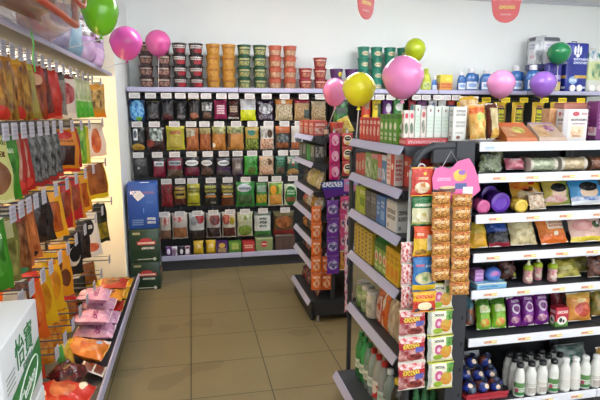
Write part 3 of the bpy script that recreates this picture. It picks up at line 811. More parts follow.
TL = .42
YO, BR, RD, CRM = '#d9a02a', '#5e2f17', '#b8301f', '#e8dcc0'
left_kinds = {
 'noodle': ('#c98a24', (N(0, 0, 1, .85, '#d99a2e', '#5a2c12', 4), R(0, .88, 1, 1, '#d8b23a'), E(.5, .1, .5, .12, '#cf3a2a'))),
 'noodle2': ('#b9822a', (N(.1, 0, .95, .9, '#6b3a18', '#d4a53e', 3), E(.2, .08, .3, .1, '#3f8a2c'))),
 'olive': ('#a8963a', (N(.05, .1, .95, .8, '#8a8a5c', '#c4ac4a', 4), R(0, .85, 1, 1, '#c9c04a'))),
 'redbrown': ('#a8341f', (N(.1, .05, .9, .7, '#6e2a18', '#b85a2c', 4), R(0, .8, 1, 1, '#b52a22'), E(.5, .72, .3, .1, '#e0b48a'))),
 'darkred': ('#6b1a18', (N(.1, 0, .9, .8, '#3a1412', '#8a3a22', 4), R(0, 0, 1, .1, '#c93a2c'))),
 'red': ('#c02a1e', (B(.5, .35, .4, .3, '#a8221a', '#d84a34', 3), R(0, 0, 1, .06, '#d86a5a'))),
 'greypack': ('#8d8a80', (N(.1, .1, .9, .7, '#6b4a3a', '#a8a39a', 4), R(0, .8, 1, 1, '#4a443c'))),
 'berry': ('#d8d0c8', (B(.5, .55, .42, .24, '#8e2430', '#c87a78', 4), R(0, 0, 1, .12, '#e8e2dc'), R(0, .88, 1, 1, '#7a3a3a'))),
 'scallion': ('#cfd4b0', (N(0, .45, 1, 1, '#dcdcc8', '#a3b482', 3), N(0, 0, 1, .42, '#3fae2c', '#8fc866', 3))),
 'goldfig': ('#b98a2c', (N(.1, .25, .9, .8, '#5a4a22', '#cfae6a', 4), R(0, 0, 1, .14, '#d88a24'), R(.1, .8, .9, 1, '#c9962e'))),
 'egg': ('#cfcf86', (B(.5, .38, .38, .26, '#7a4a2c', '#96643f', 2), T(.15, .66, .85, .78, '#5e3a22', 1, 6), T(.3, .84, .95, .94, '#6a7a3a', 1, 5), R(0, 0, 1, .05, '#e0dfb0'))),
 'greenbag': ('#3f8a24', (B(.5, .5, .4, .3, '#5fa83a', '#2c6a1a', 3), T(.2, .7, .8, .8, '#dfe8c8', 1, 5))),
 'redtan': ('#b0302a', (N(.25, .15, .75, .95, '#a8704a', '#d8b09a', 3), E(.5, .15, .4, .1, '#d8463a'))),
 'jelly': ('#4a4a4c', (N(.05, .1, .95, .95, '#2b2a2c', '#8f9190', 5), R(0, 0, 1, .08, '#a83230'))),
 'orange': ('#d98a1e', (R(.18, .15, .82, .6, '#3a1a12'), E(.5, .84, .3, .1, '#c83a2a'), T(.2, .66, .8, .74, '#8a3a1a', 1, 6), R(0, 0, 1, .08, '#c83a2a'))),
 'greyred': ('#7d7c80', (R(.75, 0, 1, 1, '#b5342c'), N(.1, .1, .6, .8, '#5a5c62', '#8d8f96', 4))),
 'greenyel': ('#7fae2c', (N(.0, .1, .6, 1, '#3f8a24', '#a8cf4a', 3), R(.7, 0, 1, 1, '#d9c43a'))),
 'sausage': ('#e4d8cc', (B(.5, .5, .22, .4, '#b8522a', '#d88a5a', 3), E(.5, .93, .5, .06, '#efe6dc'))),
 'yelwin': ('#d9a81e', (R(.2, .12, .8, .7, '#8a4a1c'), N(.22, .14, .78, .68, '#b5621e', '#8a4218', 4), R(0, .88, 1, 1, '#e0bf3a'))),
 'redspot': ('#b52a2c', (B(.5, .5, .36, .28, '#6b2a18', '#a3502c', 3), R(.85, 0, 1, 1, '#c98a2c'))),
 'brownyel': ('#8a5228', (R(0, 0, 1, .14, '#d0c02a'), N(.1, .2, .9, .9, '#9a6232', '#7a4420', 3), R(0, .15, .07, 1, '#c9b43a'), R(.93, .15, 1, 1, '#c9b43a'))),
 'olivebag': ('#7d7a3c', (N(.1, .1, .9, .6, '#a8a45a', '#5c5a2a', 3), R(.2, .65, .8, .9, '#b9b88a'))),
 'jerky': ('#7a4424', (N(.05, .05, .95, .75, '#5c2e18', '#a06a3c', 5), R(.2, .78, .8, 1, '#b03a30'), E(.5, .05, .4, .06, '#4a8a5a'))),
 'duck': ('#b5703a', (N(.1, .1, .9, .95, '#8a4422', '#cf8a4c', 3), E(.5, .1, .3, .06, '#2a1a16'))),
 'dark': ('#2a2220', (N(.1, .1, .9, .9, '#1d1614', '#3d302c', 4),)),
 'redwhite': ('#c8c0b4', (R(.0, .3, .5, .6, '#c03a2c'), R(.5, .55, 1, .8, '#b82c22'), B(.4, .2, .3, .15, '#b5523a', '#d8a58a', 3))),
 'orangered': ('#d8661e', (B(.5, .45, .36, .3, '#c23a1a', '#e08a2e', 3), R(0, .82, 1, 1, '#d8401e'))),
 'yellow': ('#dcb41c', (B(.5, .45, .34, .26, '#e0a01e', '#b57a14', 3), T(.2, .76, .8, .86, '#a83a1a', 1, 5))),
 'spot': ('#d89a1c', (E(.35, .6, .22, .16, '#6a3a18'), E(.65, .35, .22, .16, '#6a3a18'), R(0, .9, 1, 1, '#e0b43a'))),
 'blackfish': ('#1f1d20', (E(.5, .45, .3, .22, '#d8cfc0'), E(.56, .5, .24, .18, '#1f1d20'), E(.4, .82, .2, .06, '#d8a82c'))),
 'whitediam': ('#dcdad6', (E(.42, .68, .28, .18, '#26262a'), T(.25, .62, .6, .74, '#e8e8e8', 1, 3), B(.5, .22, .34, .1, '#b85a3c', '#d88a6a', 3))),
 'darkgreen': ('#2f3020', (N(.1, .1, .9, .5, '#5a5a24', '#c0a42c', 3), R(0, .6, 1, 1, '#23231c'))),
 'brownsack': ('#6b3a20', (N(.05, .05, .95, .95, '#7a4526', '#4f2814', 6), R(.85, 0, 1, 1, '#c8321f'))),
 'redbag': ('#c8261a', (B(.5, .4, .4, .3, '#7a4a1c', '#b5742c', 3), R(0, 0, 1, .1, '#d8a01e'))),
 'orangecrisp': ('#c9801e', (N(.05, .05, .95, .9, '#b5641a', '#dba23a', 4),))}
left_names = {'noodle': 'yellow-brown chilli stick bag', 'noodle2': 'brown and gold chilli strip bag', 'olive': 'olive yellow snack bag', 'redbrown': 'red bag with brown window', 'darkred': 'dark red snack bag',
 'red': 'plain bright red snack bag', 'greypack': 'grey-brown snack bag', 'berry': 'white bag with dark red berries', 'scallion': 'tall white bag with green foot', 'goldfig': 'gold bag with orange foot',
 'egg': 'big pale yellow bag with brown print', 'greenbag': 'green bag', 'redtan': 'red and tan meat bag', 'jelly': 'black and silver bag', 'orange': 'orange bag with dark window', 'greyred': 'grey bag with red edge',
 'greenyel': 'green and yellow bag', 'sausage': 'clear white bag of orange sausages', 'yelwin': 'yellow bag with brown window', 'redspot': 'red bag with brown spot', 'brownyel': 'brown bag with yellow scalloped edge',
 'olivebag': 'olive green bag', 'jerky': 'brown jerky bag with red top', 'duck': 'orange-brown meat bag', 'dark': 'plain dark bag', 'redwhite': 'white bag with red patches', 'orangered': 'orange-red bag',
 'yellow': 'bright yellow bag', 'spot': 'yellow bag with two brown spots', 'blackfish': 'black bag with pale crescent', 'whitediam': 'white bag with black diamond', 'darkgreen': 'dark olive bag', 'brownsack': 'brown sack-like bag',
 'redbag': 'red bag with brown food print', 'orangecrisp': 'amber crisp bag'}
# per row: (x in the photograph, kind, width, height, rows deep)
left_rows = [
 [(4, 'noodle', .11, .23, 2), (13, 'noodle2', .1, .23, 2), (21, 'noodle', .1, .235, 2), (29, 'noodle2', .1, .23, 2), (36, 'olive', .11, .235, 2), (43, 'redbrown', .11, .235, 2), (50, 'darkred', .11, .225, 2),
  (57, 'red', .12, .225, 2), (64, 'greypack', .11, .2, 1), (71, 'berry', .14, .22, 1), (78, 'scallion', .1, .23, 2), (83.5, 'scallion', .1, .23, 2), (88.5, 'scallion', .1, .23, 1), (92.5, 'scallion', .1, .23, 1), (101, 'goldfig', .14, .235, 1)],
 [(7, 'egg', .135, .225, 1), (16, 'greenbag', .12, .225, 1), (25, 'redtan', .11, .23, 2), (33, 'redtan', .11, .225, 1), (41, 'jelly', .11, .22, 2), (48, 'jelly', .11, .22, 2), (55, 'jelly', .11, .21, 2), (62, 'jelly', .11, .21, 1), (73, 'orange', .17, .23, 1),
  (82, 'greyred', .1, .225, 2), (90, 'greenyel', .1, .235, 1), (103, 'sausage', .17, .2, 1)],
 [(5, 'greenbag', .11, .25, 1), (14, 'olivebag', .11, .24, 1), (25, 'jerky', .13, .25, 1), (36, 'duck', .1, .255, 2), (45, 'duck', .11, .24, 1), (57, 'dark', .13, .2, 1), (68, 'yelwin', .13, .25, 2), (77, 'redspot', .12, .25, 1), (86, 'redspot', .14, .24, 2),
  (94, 'yelwin', .12, .26, 1), (106, 'brownyel', .2, .22, 1)],
 [(22, 'redwhite', .1, .3, 2), (33, 'redwhite', .11, .3, 2), (44, 'brownsack', .11, .28, 1), (52, 'orangered', .12, .31, 2), (61, 'yellow', .12, .31, 2), (69, 'yellow', .12, .3, 2), (77, 'spot', .12, .29, 1), (86, 'blackfish', .14, .25, 1), (96, 'dark', .1, .24, 1),
  (103, 'whitediam', .15, .3, 1), (112, 'darkgreen', .13, .3, 1)],
 [(58, 'redbag', .11, .24, 1), (66, 'brownsack', .11, .25, 2), (74, 'orangecrisp', .11, .24, 1), (81, 'orangecrisp', .12, .25, 2), (88, 'yellow', .12, .24, 1), (95, 'redbag', .12, .24, 1), (102, 'darkgreen', .12, .24, 1), (110, 'brownyel', .14, .22, 1)]]
LROW = ['top', 'second', 'third', 'fourth', 'lowest']


def slope_y(px, z):         # image row of a line at X=XT, height z, at image column px
    lo, hi = 0, 400
    for _ in range(40):
        mid = (lo + hi) / 2
        if onX(px, mid, XT)[2] > z: lo = mid
        else: hi = mid
    return (lo + hi) / 2


for ri, row in enumerate(left_rows):
    z = LZ[ri]; lastY = 0
    for k, (px, kind, w, h, deep) in enumerate(row):
        xt = XT - (.055 if ri == 0 else 0)
        Y = min(onX(px, slope_y(px, z), xt)[1], YFAR - .1)
        Y = max(Y, YN + .06, lastY + .089); lastY = Y
        rz_ = radians(random.uniform(32, 46))
        nm = left_names[kind]
        place(hook_tpl(xt - XB - .028, TAGG, .058, .058, 1), 'peg_hook', 'wire hook with grey tag, ' + ORD[k] + ' from near end, ' + LROW[ri] + ' left rack row', 'hook',
              (XB + .016, Y, z), (0, 0, pi / 2), 'peg hooks on the left wall rack')
        b, l = left_kinds[kind]
        for d in range(deep):
            x = xt - (.046, .055, .075, .085, .15)[ri] - .088 * d
            if ri == 4: h = .19
            if d == 0:
                h = h * (1.14, 1.1, 1.12, 1, 1)[ri] if deep < 9 else h
            if ri < 4: h = min(h, LZ[ri] - LZ[ri + 1] - .045)
            tpl = pouch(b, l, w, h, .034, '#d8cfb8' if kind not in ('jelly', 'dark', 'blackfish') else '#4a4648', 400 + ri * 30 + k + d, TL, .22, crumple=.24)
            place(tpl, 'snack_bag', nm + ', ' + ('front' if d == 0 else 'rear') + ' of ' + ORD[k] + ' hook, ' + LROW[ri] + ' left row', 'snack bag',
                  (x, Y + .004 * d, z - h - .004), (radians(random.uniform(-3, 3)), radians(random.uniform(-4, 4)), rz_), 'snack bags on the ' + LROW[ri] + ' row of the left rack')

# bags heaped on the base shelf of the left rack
zb = .166


def heap(name, label, cat, base, lay, w, h, d, loc, rot, seal='#d8cfb8', seed=0, grp='bags lying on the left rack base shelf'):
    place(pouch(base, lay, w, h, d, seal, seed, .1, .22, bottom=True, crumple=.22), name, label, cat, loc, rot, grp)


REDP = (B(.5, .5, .3, .22, '#d87a4a', '#b54a2a', 3), E(.25, .8, .12, .08, '#efe2c8'), E(.75, .75, .12, .08, '#efd8b8'), E(.75, .2, .14, .07, '#efe2c8'))
HX = -.495
heap('snack_bag', 'red printed bag lying at the near end of the left base shelf', 'snack bag', '#c8281e', REDP, .2, .24, .08, (HX, 2.10, zb + .045), (radians(-84), 0, radians(88)), '#d84a3a', 1)
heap('snack_bag', 'red printed bag beside the date bag on the left base shelf', 'snack bag', '#cf3322', REDP, .22, .25, .085, (HX, 2.325, zb + .05), (radians(-80), 0, radians(84)), '#d84a3a', 2)
heap('snack_bag', 'dark red date bag on the left base shelf', 'snack bag', '#4a0f16', (N(.05, .05, .95, .95, '#2c0a0e', '#6b1a22', 4),), .18, .15, .09, (HX - .07, 2.52, zb + .05), (radians(-70), 0, radians(80)), '#7a2a2a', 3)
heap('snack_bag', 'silver-edged brown pack leaning by the orange bag, left base shelf', 'snack bag', '#c9c4ba', (R(.08, .08, .92, .45, '#6e2f1c'), R(.08, .52, .92, .92, '#6e2f1c')), .11, .12, .02, (HX + .012, 2.645, zb + .012), (radians(-64), 0, radians(88)), '#d8d4cc', 4)
heap('snack_bag', 'orange bag on the left base shelf behind the date bag', 'snack bag', '#d87a2c', (B(.5, .5, .4, .35, '#c9642a', '#e0a05a', 3), E(.75, .25, .1, .08, '#9ab0d8'), R(0, .85, 1, 1, '#d8b23a')), .2, .22, .08, (HX - .004, 2.80, zb + .045), (radians(-74), 0, radians(84)), '#e0b04a', 5)
heap('snack_bag', 'yellow and green pack standing behind the date bag', 'snack bag', '#c9a82c', (R(0, .0, .4, 1, '#3f8a2c'), N(.4, .1, 1, .8, '#b5741e', '#d8b03a', 3)), .1, .17, .02, (-.66, 2.66, zb + .005), (radians(-10), 0, radians(50)), '#d8c04a', 6)
PINK = (N(0, 0, 1, 1, '#c98ab0', '#dcb4cc', 4), T(.1, .3, .6, .5, '#8a3a6a', 1, 5))
for k, (y, z, w) in enumerate([(3.10, .043, .2), (3.31, .043, .2), (3.09, .14, .19), (3.30, .14, .19), (3.2, .236, .2)]):
    heap('sweet_bag', 'pink and white bag, ' + ['nearest of the lower two', 'farther of the lower two', 'nearest of the upper two', 'farther of the upper two', 'topmost'][k] + ' in the pink heap', 'snack bag', '#d0a0c0', PINK,
         w, .22 - .02 * (k // 2), .072, (HX - .015 * (k // 2), y, zb + z), (radians(-86), 0, radians(90)), '#e4d0dc', 10 + k, 'pink bags on the left base shelf')
heap('snack_bag', 'flat white bag in front of the pink heap', 'snack bag', '#d8d2d4', (R(0, .4, 1, .6, '#b54a3a'),), .085, .2, .035, (HX - .005, 2.95, zb + .024), (radians(-85), 0, radians(89)), '#e6e2e2', 16)
for k, (y, z, base) in enumerate([(3.55, .034, '#b5201c'), (3.55, .108, '#cf8a1e'), (3.80, .034, '#d8a02a'), (3.80, .108, '#a8301c'), (4.05, .034, '#d89a24')]):
    heap('snack_bag', ['red', 'amber', 'yellow', 'dark red', 'golden'][k] + ' snack bag lying at the far end of the left base shelf', 'snack bag', base, (B(.5, .5, .35, .25, '#6b2a14', '#b5702c', 3), R(0, .8, 1, 1, '#d8b03a')),
         .22, .22, .055, (HX, y, zb + z), (radians(-86), 0, radians(90)), '#d8b24a', 20 + k)

# ------------------------------------------------------------------ big packs on top of the left rack
zt = DKL + .001
big = empty('inflated_bag', (-.57, 2.02, zt))
m = MB().pillow(1.0, .36, .38, 3, 18, 14, 0, .06)
obj('film', m, glassy('#b08a7a', .42, .1), big, True, (0, 0, 0), (0, 0, pi / 2))
def rim(su, sz, x, r):
    pts = []
    for k in range(40):
        a = 2 * pi * k / 40
        c_, s_ = cos(a), sin(a)
        u_ = math.copysign(abs(c_) ** .5, c_) * su; v_ = math.copysign(abs(s_) ** .5, s_) * sz
        d_ = (max(0, 1 - abs(u_ / .5) ** 2.6) * max(0, 1 - abs(v_ / .18) ** 3.2)) ** .62 * .19
        pts.append((d_ * x + .004, u_, .18 + v_))
    return MB().tube(pts, r, 8, True)
obj('orange_trim', rim(.43, .14, 1, .013), flat('#c0482e', .35), big, True)
obj('inner_trim', rim(.25, .085, 1, .009), flat('#b5402c', .35), big, True)
m = MB(); m.pillow(.7, .24, .24, 5, 8, 8, .06, .1)
obj('inner_pack', m, prt('#6a4238', (N(0, 0, 1, 1, '#4a221c', '#9a7a70', 3),), .3), big, True, (-.02, 0, 0), (0, 0, pi / 2))
tag(big, 'large inflated clear bag with orange-red piping on top of the left rack', 'bag')


def toppack(name, label, base, lay, w, h, d, y, x=-.68, rz=60, seed=0, al=None):
    me = MB().pillow(w, h, d, seed, 10, 10, 0, .1).mesh(prt(base, lay, .25) if al is None else glassy(base, al, .12), True)
    hd = MB(); hd.tube([(-.03, 0, h * .97), (-.028, 0, h * 1.06), (0, 0, h * 1.1), (.028, 0, h * 1.06), (.03, 0, h * .97)], .006, 6)
    t = [('', me, None), ('carry_handle', hd.mesh(flat(base if al is None else '#c9c4d0', .3), True), 0)]
    place(t, name, label, 'pack', (x, y, zt + .004), (0, 0, radians(rz)), 'big soft packs on top of the left rack')


toppack('tissue_pack', 'translucent lilac pack behind the inflated bag on the left rack', '#a9a2c4', (N(0, 0, 1, 1, '#9a92b8', '#c4bcd4', 3), E(.3, .3, .2, .2, '#d8b0c0')), .3, .24, .16, 2.80, seed=1)
toppack('tissue_pack', 'pale blue pack on top of the left rack', '#8fb4cc', (N(0, 0, 1, 1, '#86aecb', '#b4cedd', 3), R(.2, .6, .3, .9, '#dfe8ee')), .26, .29, .16, 3.16, seed=2)
TR = (R(.05, .55, .7, .92, '#5c4a44'), T(.1, .62, .6, .88, '#d8cfc8', 2, 5), B(.5, .25, .4, .2, '#c9a0cc', '#e0c8e0', 3))
toppack('toilet_roll_pack', 'lilac toilet roll pack with brown label, nearer of two on the left rack', '#b795c4', TR, .26, .3, .18, 3.56, seed=3)
toppack('toilet_roll_pack', 'lilac toilet roll pack at the far end of the left rack', '#bb9cc8', TR, .28, .33, .18, 3.98, x=-.70, seed=4)

# ------------------------------------------------------------------ white water cartons in the left foreground
zc = 0
for i in range(3):
    h = .3
    o = obj('water_carton', MB().bbox(-.14, -.2, 0, .14, .2, h, .005), prt('#d9dde0', (), .5, coat=.1), None, True, (-.648, 1.55, zc), (0, 0, radians([2, 2.2, 3][i])))
    tag(o, ['white water carton standing on the floor under two others', 'white water carton in the middle of the left foreground stack', 'white and green water carton on top of the left foreground stack'][i], 'carton', 'white water cartons in the left foreground')
    g = MB()
    g.add([(.1412, -.2, .015), (.1412, .2, .13), (.1412, .2, .0), (.1412, -.2, .0)] if False else [(.1412, -.196, .004), (.1412, .196, .055), (.1412, .196, .175), (.1412, -.196, .125)], [(0, 1, 2, 3)])
    obj('green_band', g, flat('#1c7a3c', .4), o)
    GT = flat('#1f7a40', .45)
    lettering('怡寶', .1, GT, o, (.1412, .02, .215), (pi / 2, 0, pi / 2), 'green_lettering')
    lettering('饮用纯净水', .022, flat('#6a8a78', .5), o, (.1412, .045, .160), (pi / 2, 0, pi / 2), 'small_lettering')
    lettering("C'estbon", .05, flat('#e8ece8', .45), o, (.1418, .02, .084), (pi / 2, radians(-7), pi / 2), 'white_lettering', .2)
    lf = MB(); pts = [(.1416, .02 + .13 * cos(a), .086 + .048 * sin(a) + .03 * cos(a)) for a in [2 * pi * k / 28 for k in range(28)]]
    lf.tube(pts, .0022, 6, True)
    obj('leaf_outline', lf, flat('#dfe8df', .45), o)
    obj('tape', MB().bbox(-.025, -.199, h, .025, .199, h + .001, .0004), flat('#cfd4d2', .2), o)
    tx = MB()
    for q in range(4): tx.box(.1405, -.17, .2 - q * .014, .1412, -.09, .204 - q * .014)
    obj('fine_print', tx, flat('#8f9a94', .5), o)
    if i == 2:
        tp = MB()
        tp.box(-.12, -.12, h, -.06, -.02, h + .0008)
        obj('barcode', tp, flat('#5a5e60', .5), o)
        lettering('怡寶', .03, GT, o, (.02, -.02, h + .001), (0, 0, pi / 2), 'green_lettering')
    zc += h + .002

# ------------------------------------------------------------------ middle gondola: shelves facing the left aisle and a face towards us
GY0, GY1 = 1.83, 2.47
GX0, GX1 = .77, 1.042
GZ = [1.383, 1.215, 1.029, .812, .531, .15]


def gondola(x0, x1, y0, y1, zs, label, low=.07):
    gr = empty('gondola_shelving', (x1, y0, 0))
    L = y1 - y0
    obj('back_panel', MB().box(-.02, 0, .02, 0, L, zs[0] - .02), CHAR, gr)
    for y in (0.0, L - .03):
        obj('upright', MB().box(-.05, y, 0, -.02, y + .03, zs[0] - .03), CHAR, gr)
    for i, z in enumerate(zs):
        dx = x0 - x1 - (low if i == len(zs) - 1 else 0)
        s = obj('shelf', MB().box(dx + .014, 0, z - .028, -.021, L, z - .004), CHAR, gr)
        m = MB()                                                # sloping price rail along the front edge
        vs = [(dx + .012, 0, z - .003), (dx - .008, 0, z - .036), (dx - .004, 0, z - .038), (dx + .017, 0, z - .003)]
        vs += [(a, L, c) for a, _, c in vs]
        m.add(vs, [(0, 1, 2, 3), (7, 6, 5, 4), (0, 4, 5, 1), (1, 5, 6, 2), (2, 6, 7, 3), (3, 7, 4, 0)])
        obj('price_rail', m, LIP, s)
        m = MB()                                                # bracket at the near end
        vs = [(dx + .01, -.012, z - .004), (dx + .02, -.012, z - .04), (-.03, -.012, z - .075), (-.03, -.012, z - .004)]
        vs += [(a, -.004, c) for a, _, c in vs]
        m.add(vs, [(0, 1, 2, 3), (7, 6, 5, 4), (0, 4, 5, 1), (1, 5, 6, 2), (2, 6, 7, 3), (3, 7, 4, 0)])
        obj('bracket', m, CHAR, s)
    obj('kick_plate', MB().box(x0 - x1 - .0, .01, 0, x0 - x1 + .02, L, zs[-1] - .03), CHAR, gr)
    return tag(gr, label, 'shelving unit'), gr


gondola(GX0, GX1, GY0, GY1, GZ, 'charcoal gondola shelving with lavender price rails facing the left aisle')

fe = empty('rack_frame', (GX0 + .018, GY1 + .022, 0))
obj('tube', MB().tube([(0, 0, 0), (0, 0, .7), (0, 0, 1.30), (.012, 0, 1.34), (.05, 0, 1.36), (.2, 0, 1.36)], .012, 10), CHAR, fe, True)
tag(fe, 'thin dark tubular frame at the far end of the middle gondola', 'frame')
# tubular end frame with the hanging goods, and the broad slotted post beside it
EY = 1.775
ef = empty('packet_stand', (.80, EY, 0))
m = MB()
pts = [(.0, 0, .0), (.0, 0, .6), (.0, 0, 1.26)]
for k in range(1, 8):
    a = pi - k * pi / 14
    pts.append((.09 + .09 * cos(a), 0, 1.29 + .09 * sin(a)))
pts += [(.12, 0, 1.381), (.16, 0, 1.381)]
m.tube(pts, .0155, 10)
obj('tube', m, CHAR, ef, True)
obj('top_bar', MB().bbox(.07, -.012, 1.318, .238, .012, 1.396, .004), CHAR, ef)
p = obj('post', MB().bbox(.160, -.02, 0, .238, .03, 1.40, .004), CHAR, ef)
m = MB()
for k in range(11): m.bbox(.217, -.0212, .15 + k * .11, .224, -.0204, .165 + k * .11, .0002)
obj('slot', m, flat('#0c0c0e', .8), p)
obj('cross_bar', MB().tube([(.0, 0, .12), (.165, 0, .12)], .012, 8), CHAR, ef, True)
obj('hang_rail', MB().tube([(.0, -.012, 1.30), (.165, -.012, 1.30)], .006, 8), CHROME, ef, True)
tag(ef, 'dark tubular end frame with rounded corner and slotted post carrying hanging packets', 'frame')

# --- goods on the left-facing shelves: px runs far to near, things stand just behind the rail
def gy(t): return GY1 - .03 - t * (GY1 - GY0 - .06)          # t = 0 far end, 1 near end


def shelf_box(name, look, cat, t, si, w, d, h, base, lay, grp, x=None, lid=None, rz=0, rx=0):
    """w runs along the shelf (y), d is depth (x)"""
    x = GX0 + .022 + d / 2 if x is None else x
    place(carton(base, lay, w, d, h, lid), name, look, cat, (x, gy(t), GZ[si] - .0035), (rx, 0, -pi / 2 + rz), grp)


RB = (B(.4, .45, .3, .2, '#f0e4dc', '#d85a44', 4), T(.15, .7, .85, .9, '#f4ece4', 1, 5))
for k in range(6):
    shelf_box('red_carton', 'slim bright red carton on the gondola top, ' + ORD[k] + ' from far end', 'box', .12 + .083 * k, 0, .042, .05, .105, '#c22a22', RB, 'red cartons on the gondola top')
GB = (E(.5, .6, .3, .12, '#e4ecd8'), T(.2, .1, .8, .4, '#dfe8d0', 2, 4), R(0, .85, 1, 1, '#3f7a20'))
for k in range(4):
    shelf_box('green_carton', 'slim leaf green carton on the gondola top, ' + ORD[k] + ' from far end', 'box', .60 + .085 * k, 0, .042, .05, .12, '#5c9a2c', GB, 'green cartons on the gondola top')
# display trays with white cards along the near end of the top
tr = empty('display_tray', (.815, 1.858, GZ[0] - .003))
obj('tray', MB().bbox(-.02, -.018, 0, .152, .05, .028, .003), prt('#b52630', (T(.05, .2, .95, .8, '#d8a0a0', 1, 14),), .4), tr)
tag(tr, 'low red display tray holding white cards at the near end of the gondola top', 'tray')
for k, (x, h, base, lay, look) in enumerate([
        (.802, .105, '#d6cdc4', (E(.5, .8, .3, .1, '#c83a4a'), B(.5, .35, .34, .2, '#3a5a3a', '#8a9a7a', 3)), 'white card pack with red spot and green print, first in the red tray'),
        (.824, .105, '#d6cdc4', (E(.5, .8, .3, .1, '#c83a5a'), B(.5, .35, .34, .2, '#2a4a3a', '#8a9a7a', 3)), 'white card pack with red spot and green print, second in the red tray'),
        (.848, .125, '#ccd6c9', (T(.15, .15, .85, .7, '#a8c4ac', 5, 6), E(.5, .86, .1, .05, '#8a2430')), 'pale mint card pack, left of four in the red tray'),
        (.872, .108, '#d2cac0', (B(.5, .4, .34, .24, '#4a5a4a', '#b9b0a0', 3), E(.5, .82, .3, .1, '#b54a4a')), 'white card pack with dark print between mint packs'),
        (.900, .122, '#d0d8ce', (T(.15, .15, .85, .7, '#b0c8b4', 5, 6), E(.5, .86, .1, .05, '#8a2430')), 'pale mint card pack, second of four in the red tray'),
        (.932, .12, '#d0d8ce', (T(.15, .15, .85, .7, '#b0c8b4', 5, 6), E(.5, .86, .1, .05, '#6a2430')), 'pale mint card pack, third of four in the red tray'),
        (.963, .12, '#d0d8ce', (T(.15, .15, .85, .7, '#b0c8b4', 5, 6), E(.5, .86, .1, .05, '#6a2430')), 'pale mint card pack, rightmost of four in the red tray')]):
    w = .021 if k < 2 else (.022 if k in (2, 3) else .029)
    place(carton(base, lay, w, .022, h), 'card_pack', look, 'box', (x + .002, 1.873, GZ[0] + .0005 + .0255), (radians(0), 0, 0), 'white card packs in the red tray')
place(carton('#d8d8d2', (T(.2, .72, .9, .92, '#7a7a78', 2, 7), T(.2, .4, .9, .6, '#9a9a96', 2, 7), T(.2, .2, .8, .3, '#b0a8a0', 1, 7), E(.42, .12, .16, .05, '#8a5a4a')), .058, .03, .132), 'white_card_box',
      'tall white box with grey print at the right corner of the gondola top', 'box', (1.004, 1.838, GZ[0] - .0035 + .016), (0, 0, .05))

# second shelf
row2 = [('slim red packet with pale band, far end of the second shelf', .04, .042, .1, '#a83a34', (N(.1, .2, .9, .6, '#d8b8a8', '#8a3a30', 4),)),
        ('slim red packet with pale band, second from far end', .12, .042, .105, '#b0423a', (N(.1, .2, .9, .6, '#d8b8a8', '#8a3a30', 4),)),
        ('slim red packet with white print, third from far end', .2, .042, .105, '#b54a44', (N(.1, .3, .9, .7, '#e0c8b8', '#8a3a30', 4),)),
        ('green and white packet with leaf print on the second shelf', .32, .085, .115, '#7fa05a', (N(0, 0, 1, .8, '#4f8a2c', '#d8dccc', 3),)),
        ('green packet with pink top on the second shelf', .46, .08, .115, '#6f9a4c', (N(0, 0, 1, .6, '#3f7a2c', '#a8c48a', 3), R(0, .8, 1, 1, '#c98a9a'))),
        ('pale red carton beside the blue one, second shelf', .575, .05, .118, '#c05a58', (N(.1, .1, .9, .5, '#6a9ac0', '#c9b0b0', 3),)),
        ('blue and white carton on the second shelf', .66, .05, .118, '#4a7fb0', (N(.1, .1, .9, .5, '#dfe4e8', '#4a7fb0', 3), R(0, .8, 1, 1, '#c8d4e0'))),
        ('white carton with red letters on the second shelf', .79, .085, .13, '#c83a2c', (R(0, 0, .55, 1, '#e8dcd4'), T(.08, .15, .48, .85, '#c8402c', 5, 2), E(.75, .6, .12, .1, '#f0e0d0')))]
for look, t, w, h, base, lay in row2:
    shelf_box('snack_carton', look, 'box', t, 1, w, .07, h, base, lay, 'cartons on the second gondola shelf')
for k in range(2):
    place(carton('#b5241f', (T(.1, .62, .5, .8, '#e8d8c0', 1, 6), E(.6, .4, .1, .08, '#efe0c8'), R(0, 0, .04, 1, '#8a1a18')), .08, .07, .135 - .004 * k), 'big_red_box',
          ['large red box seen through the end frame behind the packet hanger', 'large red box seen through the end frame, right of another red box'][k], 'box', (.866 + .083 * k, 1.89, GZ[1] - .0035), (0, 0, 0), 'large red boxes on the second gondola shelf')
row3 = [('yellow-green carton at the far end of the third shelf', .06, .06, .125, '#9aa82c', (N(.1, .2, .9, .7, '#5a7a1c', '#c4c84a', 3),)),
        ('lime green carton on the third shelf', .19, .085, .13, '#a3b52e', (R(.1, .3, .9, .6, '#6a8a1c'), T(.1, .7, .9, .9, '#e0e4b0', 1, 5))),
        ('dark grey carton beside the lime carton on the third shelf', .33, .075, .125, '#4b4a4c', (N(.1, .1, .9, .9, '#5c5a5c', '#38373a', 3), T(.2, .6, .8, .8, '#8a8a8c', 1, 5))),
        ('mid grey carton beside the blue carton on the third shelf', .46, .075, .125, '#5e5d60', (T(.15, .6, .85, .85, '#9a9a9e', 2, 5), R(0, .1, 1, .2, '#48474a'))),
        ('narrow blue carton on the third shelf', .57, .05, .125, '#3f6fae', (T(.2, .3, .8, .8, '#a8c0dc', 3, 4),)),
        ('blue carton with pale label on the third shelf', .66, .055, .125, '#4a7ab8', (R(.15, .2, .85, .5, '#7fa4d0'), T(.2, .6, .8, .85, '#c4d4e8', 2, 5))),
        ('white carton with grey letters on the third shelf', .83, .11, .125, '#d4d2cc', (T(.1, .35, .9, .75, '#5c5a58', 2, 7), E(.2, .15, .08, .07, '#8a8886'), R(0, .93, 1, 1, '#b0aea8')))]
for look, t, w, h, base, lay in row3:
    shelf_box('snack_carton', look, 'box', t, 2, w, .08, h, base, lay, 'cartons on the third gondola shelf')
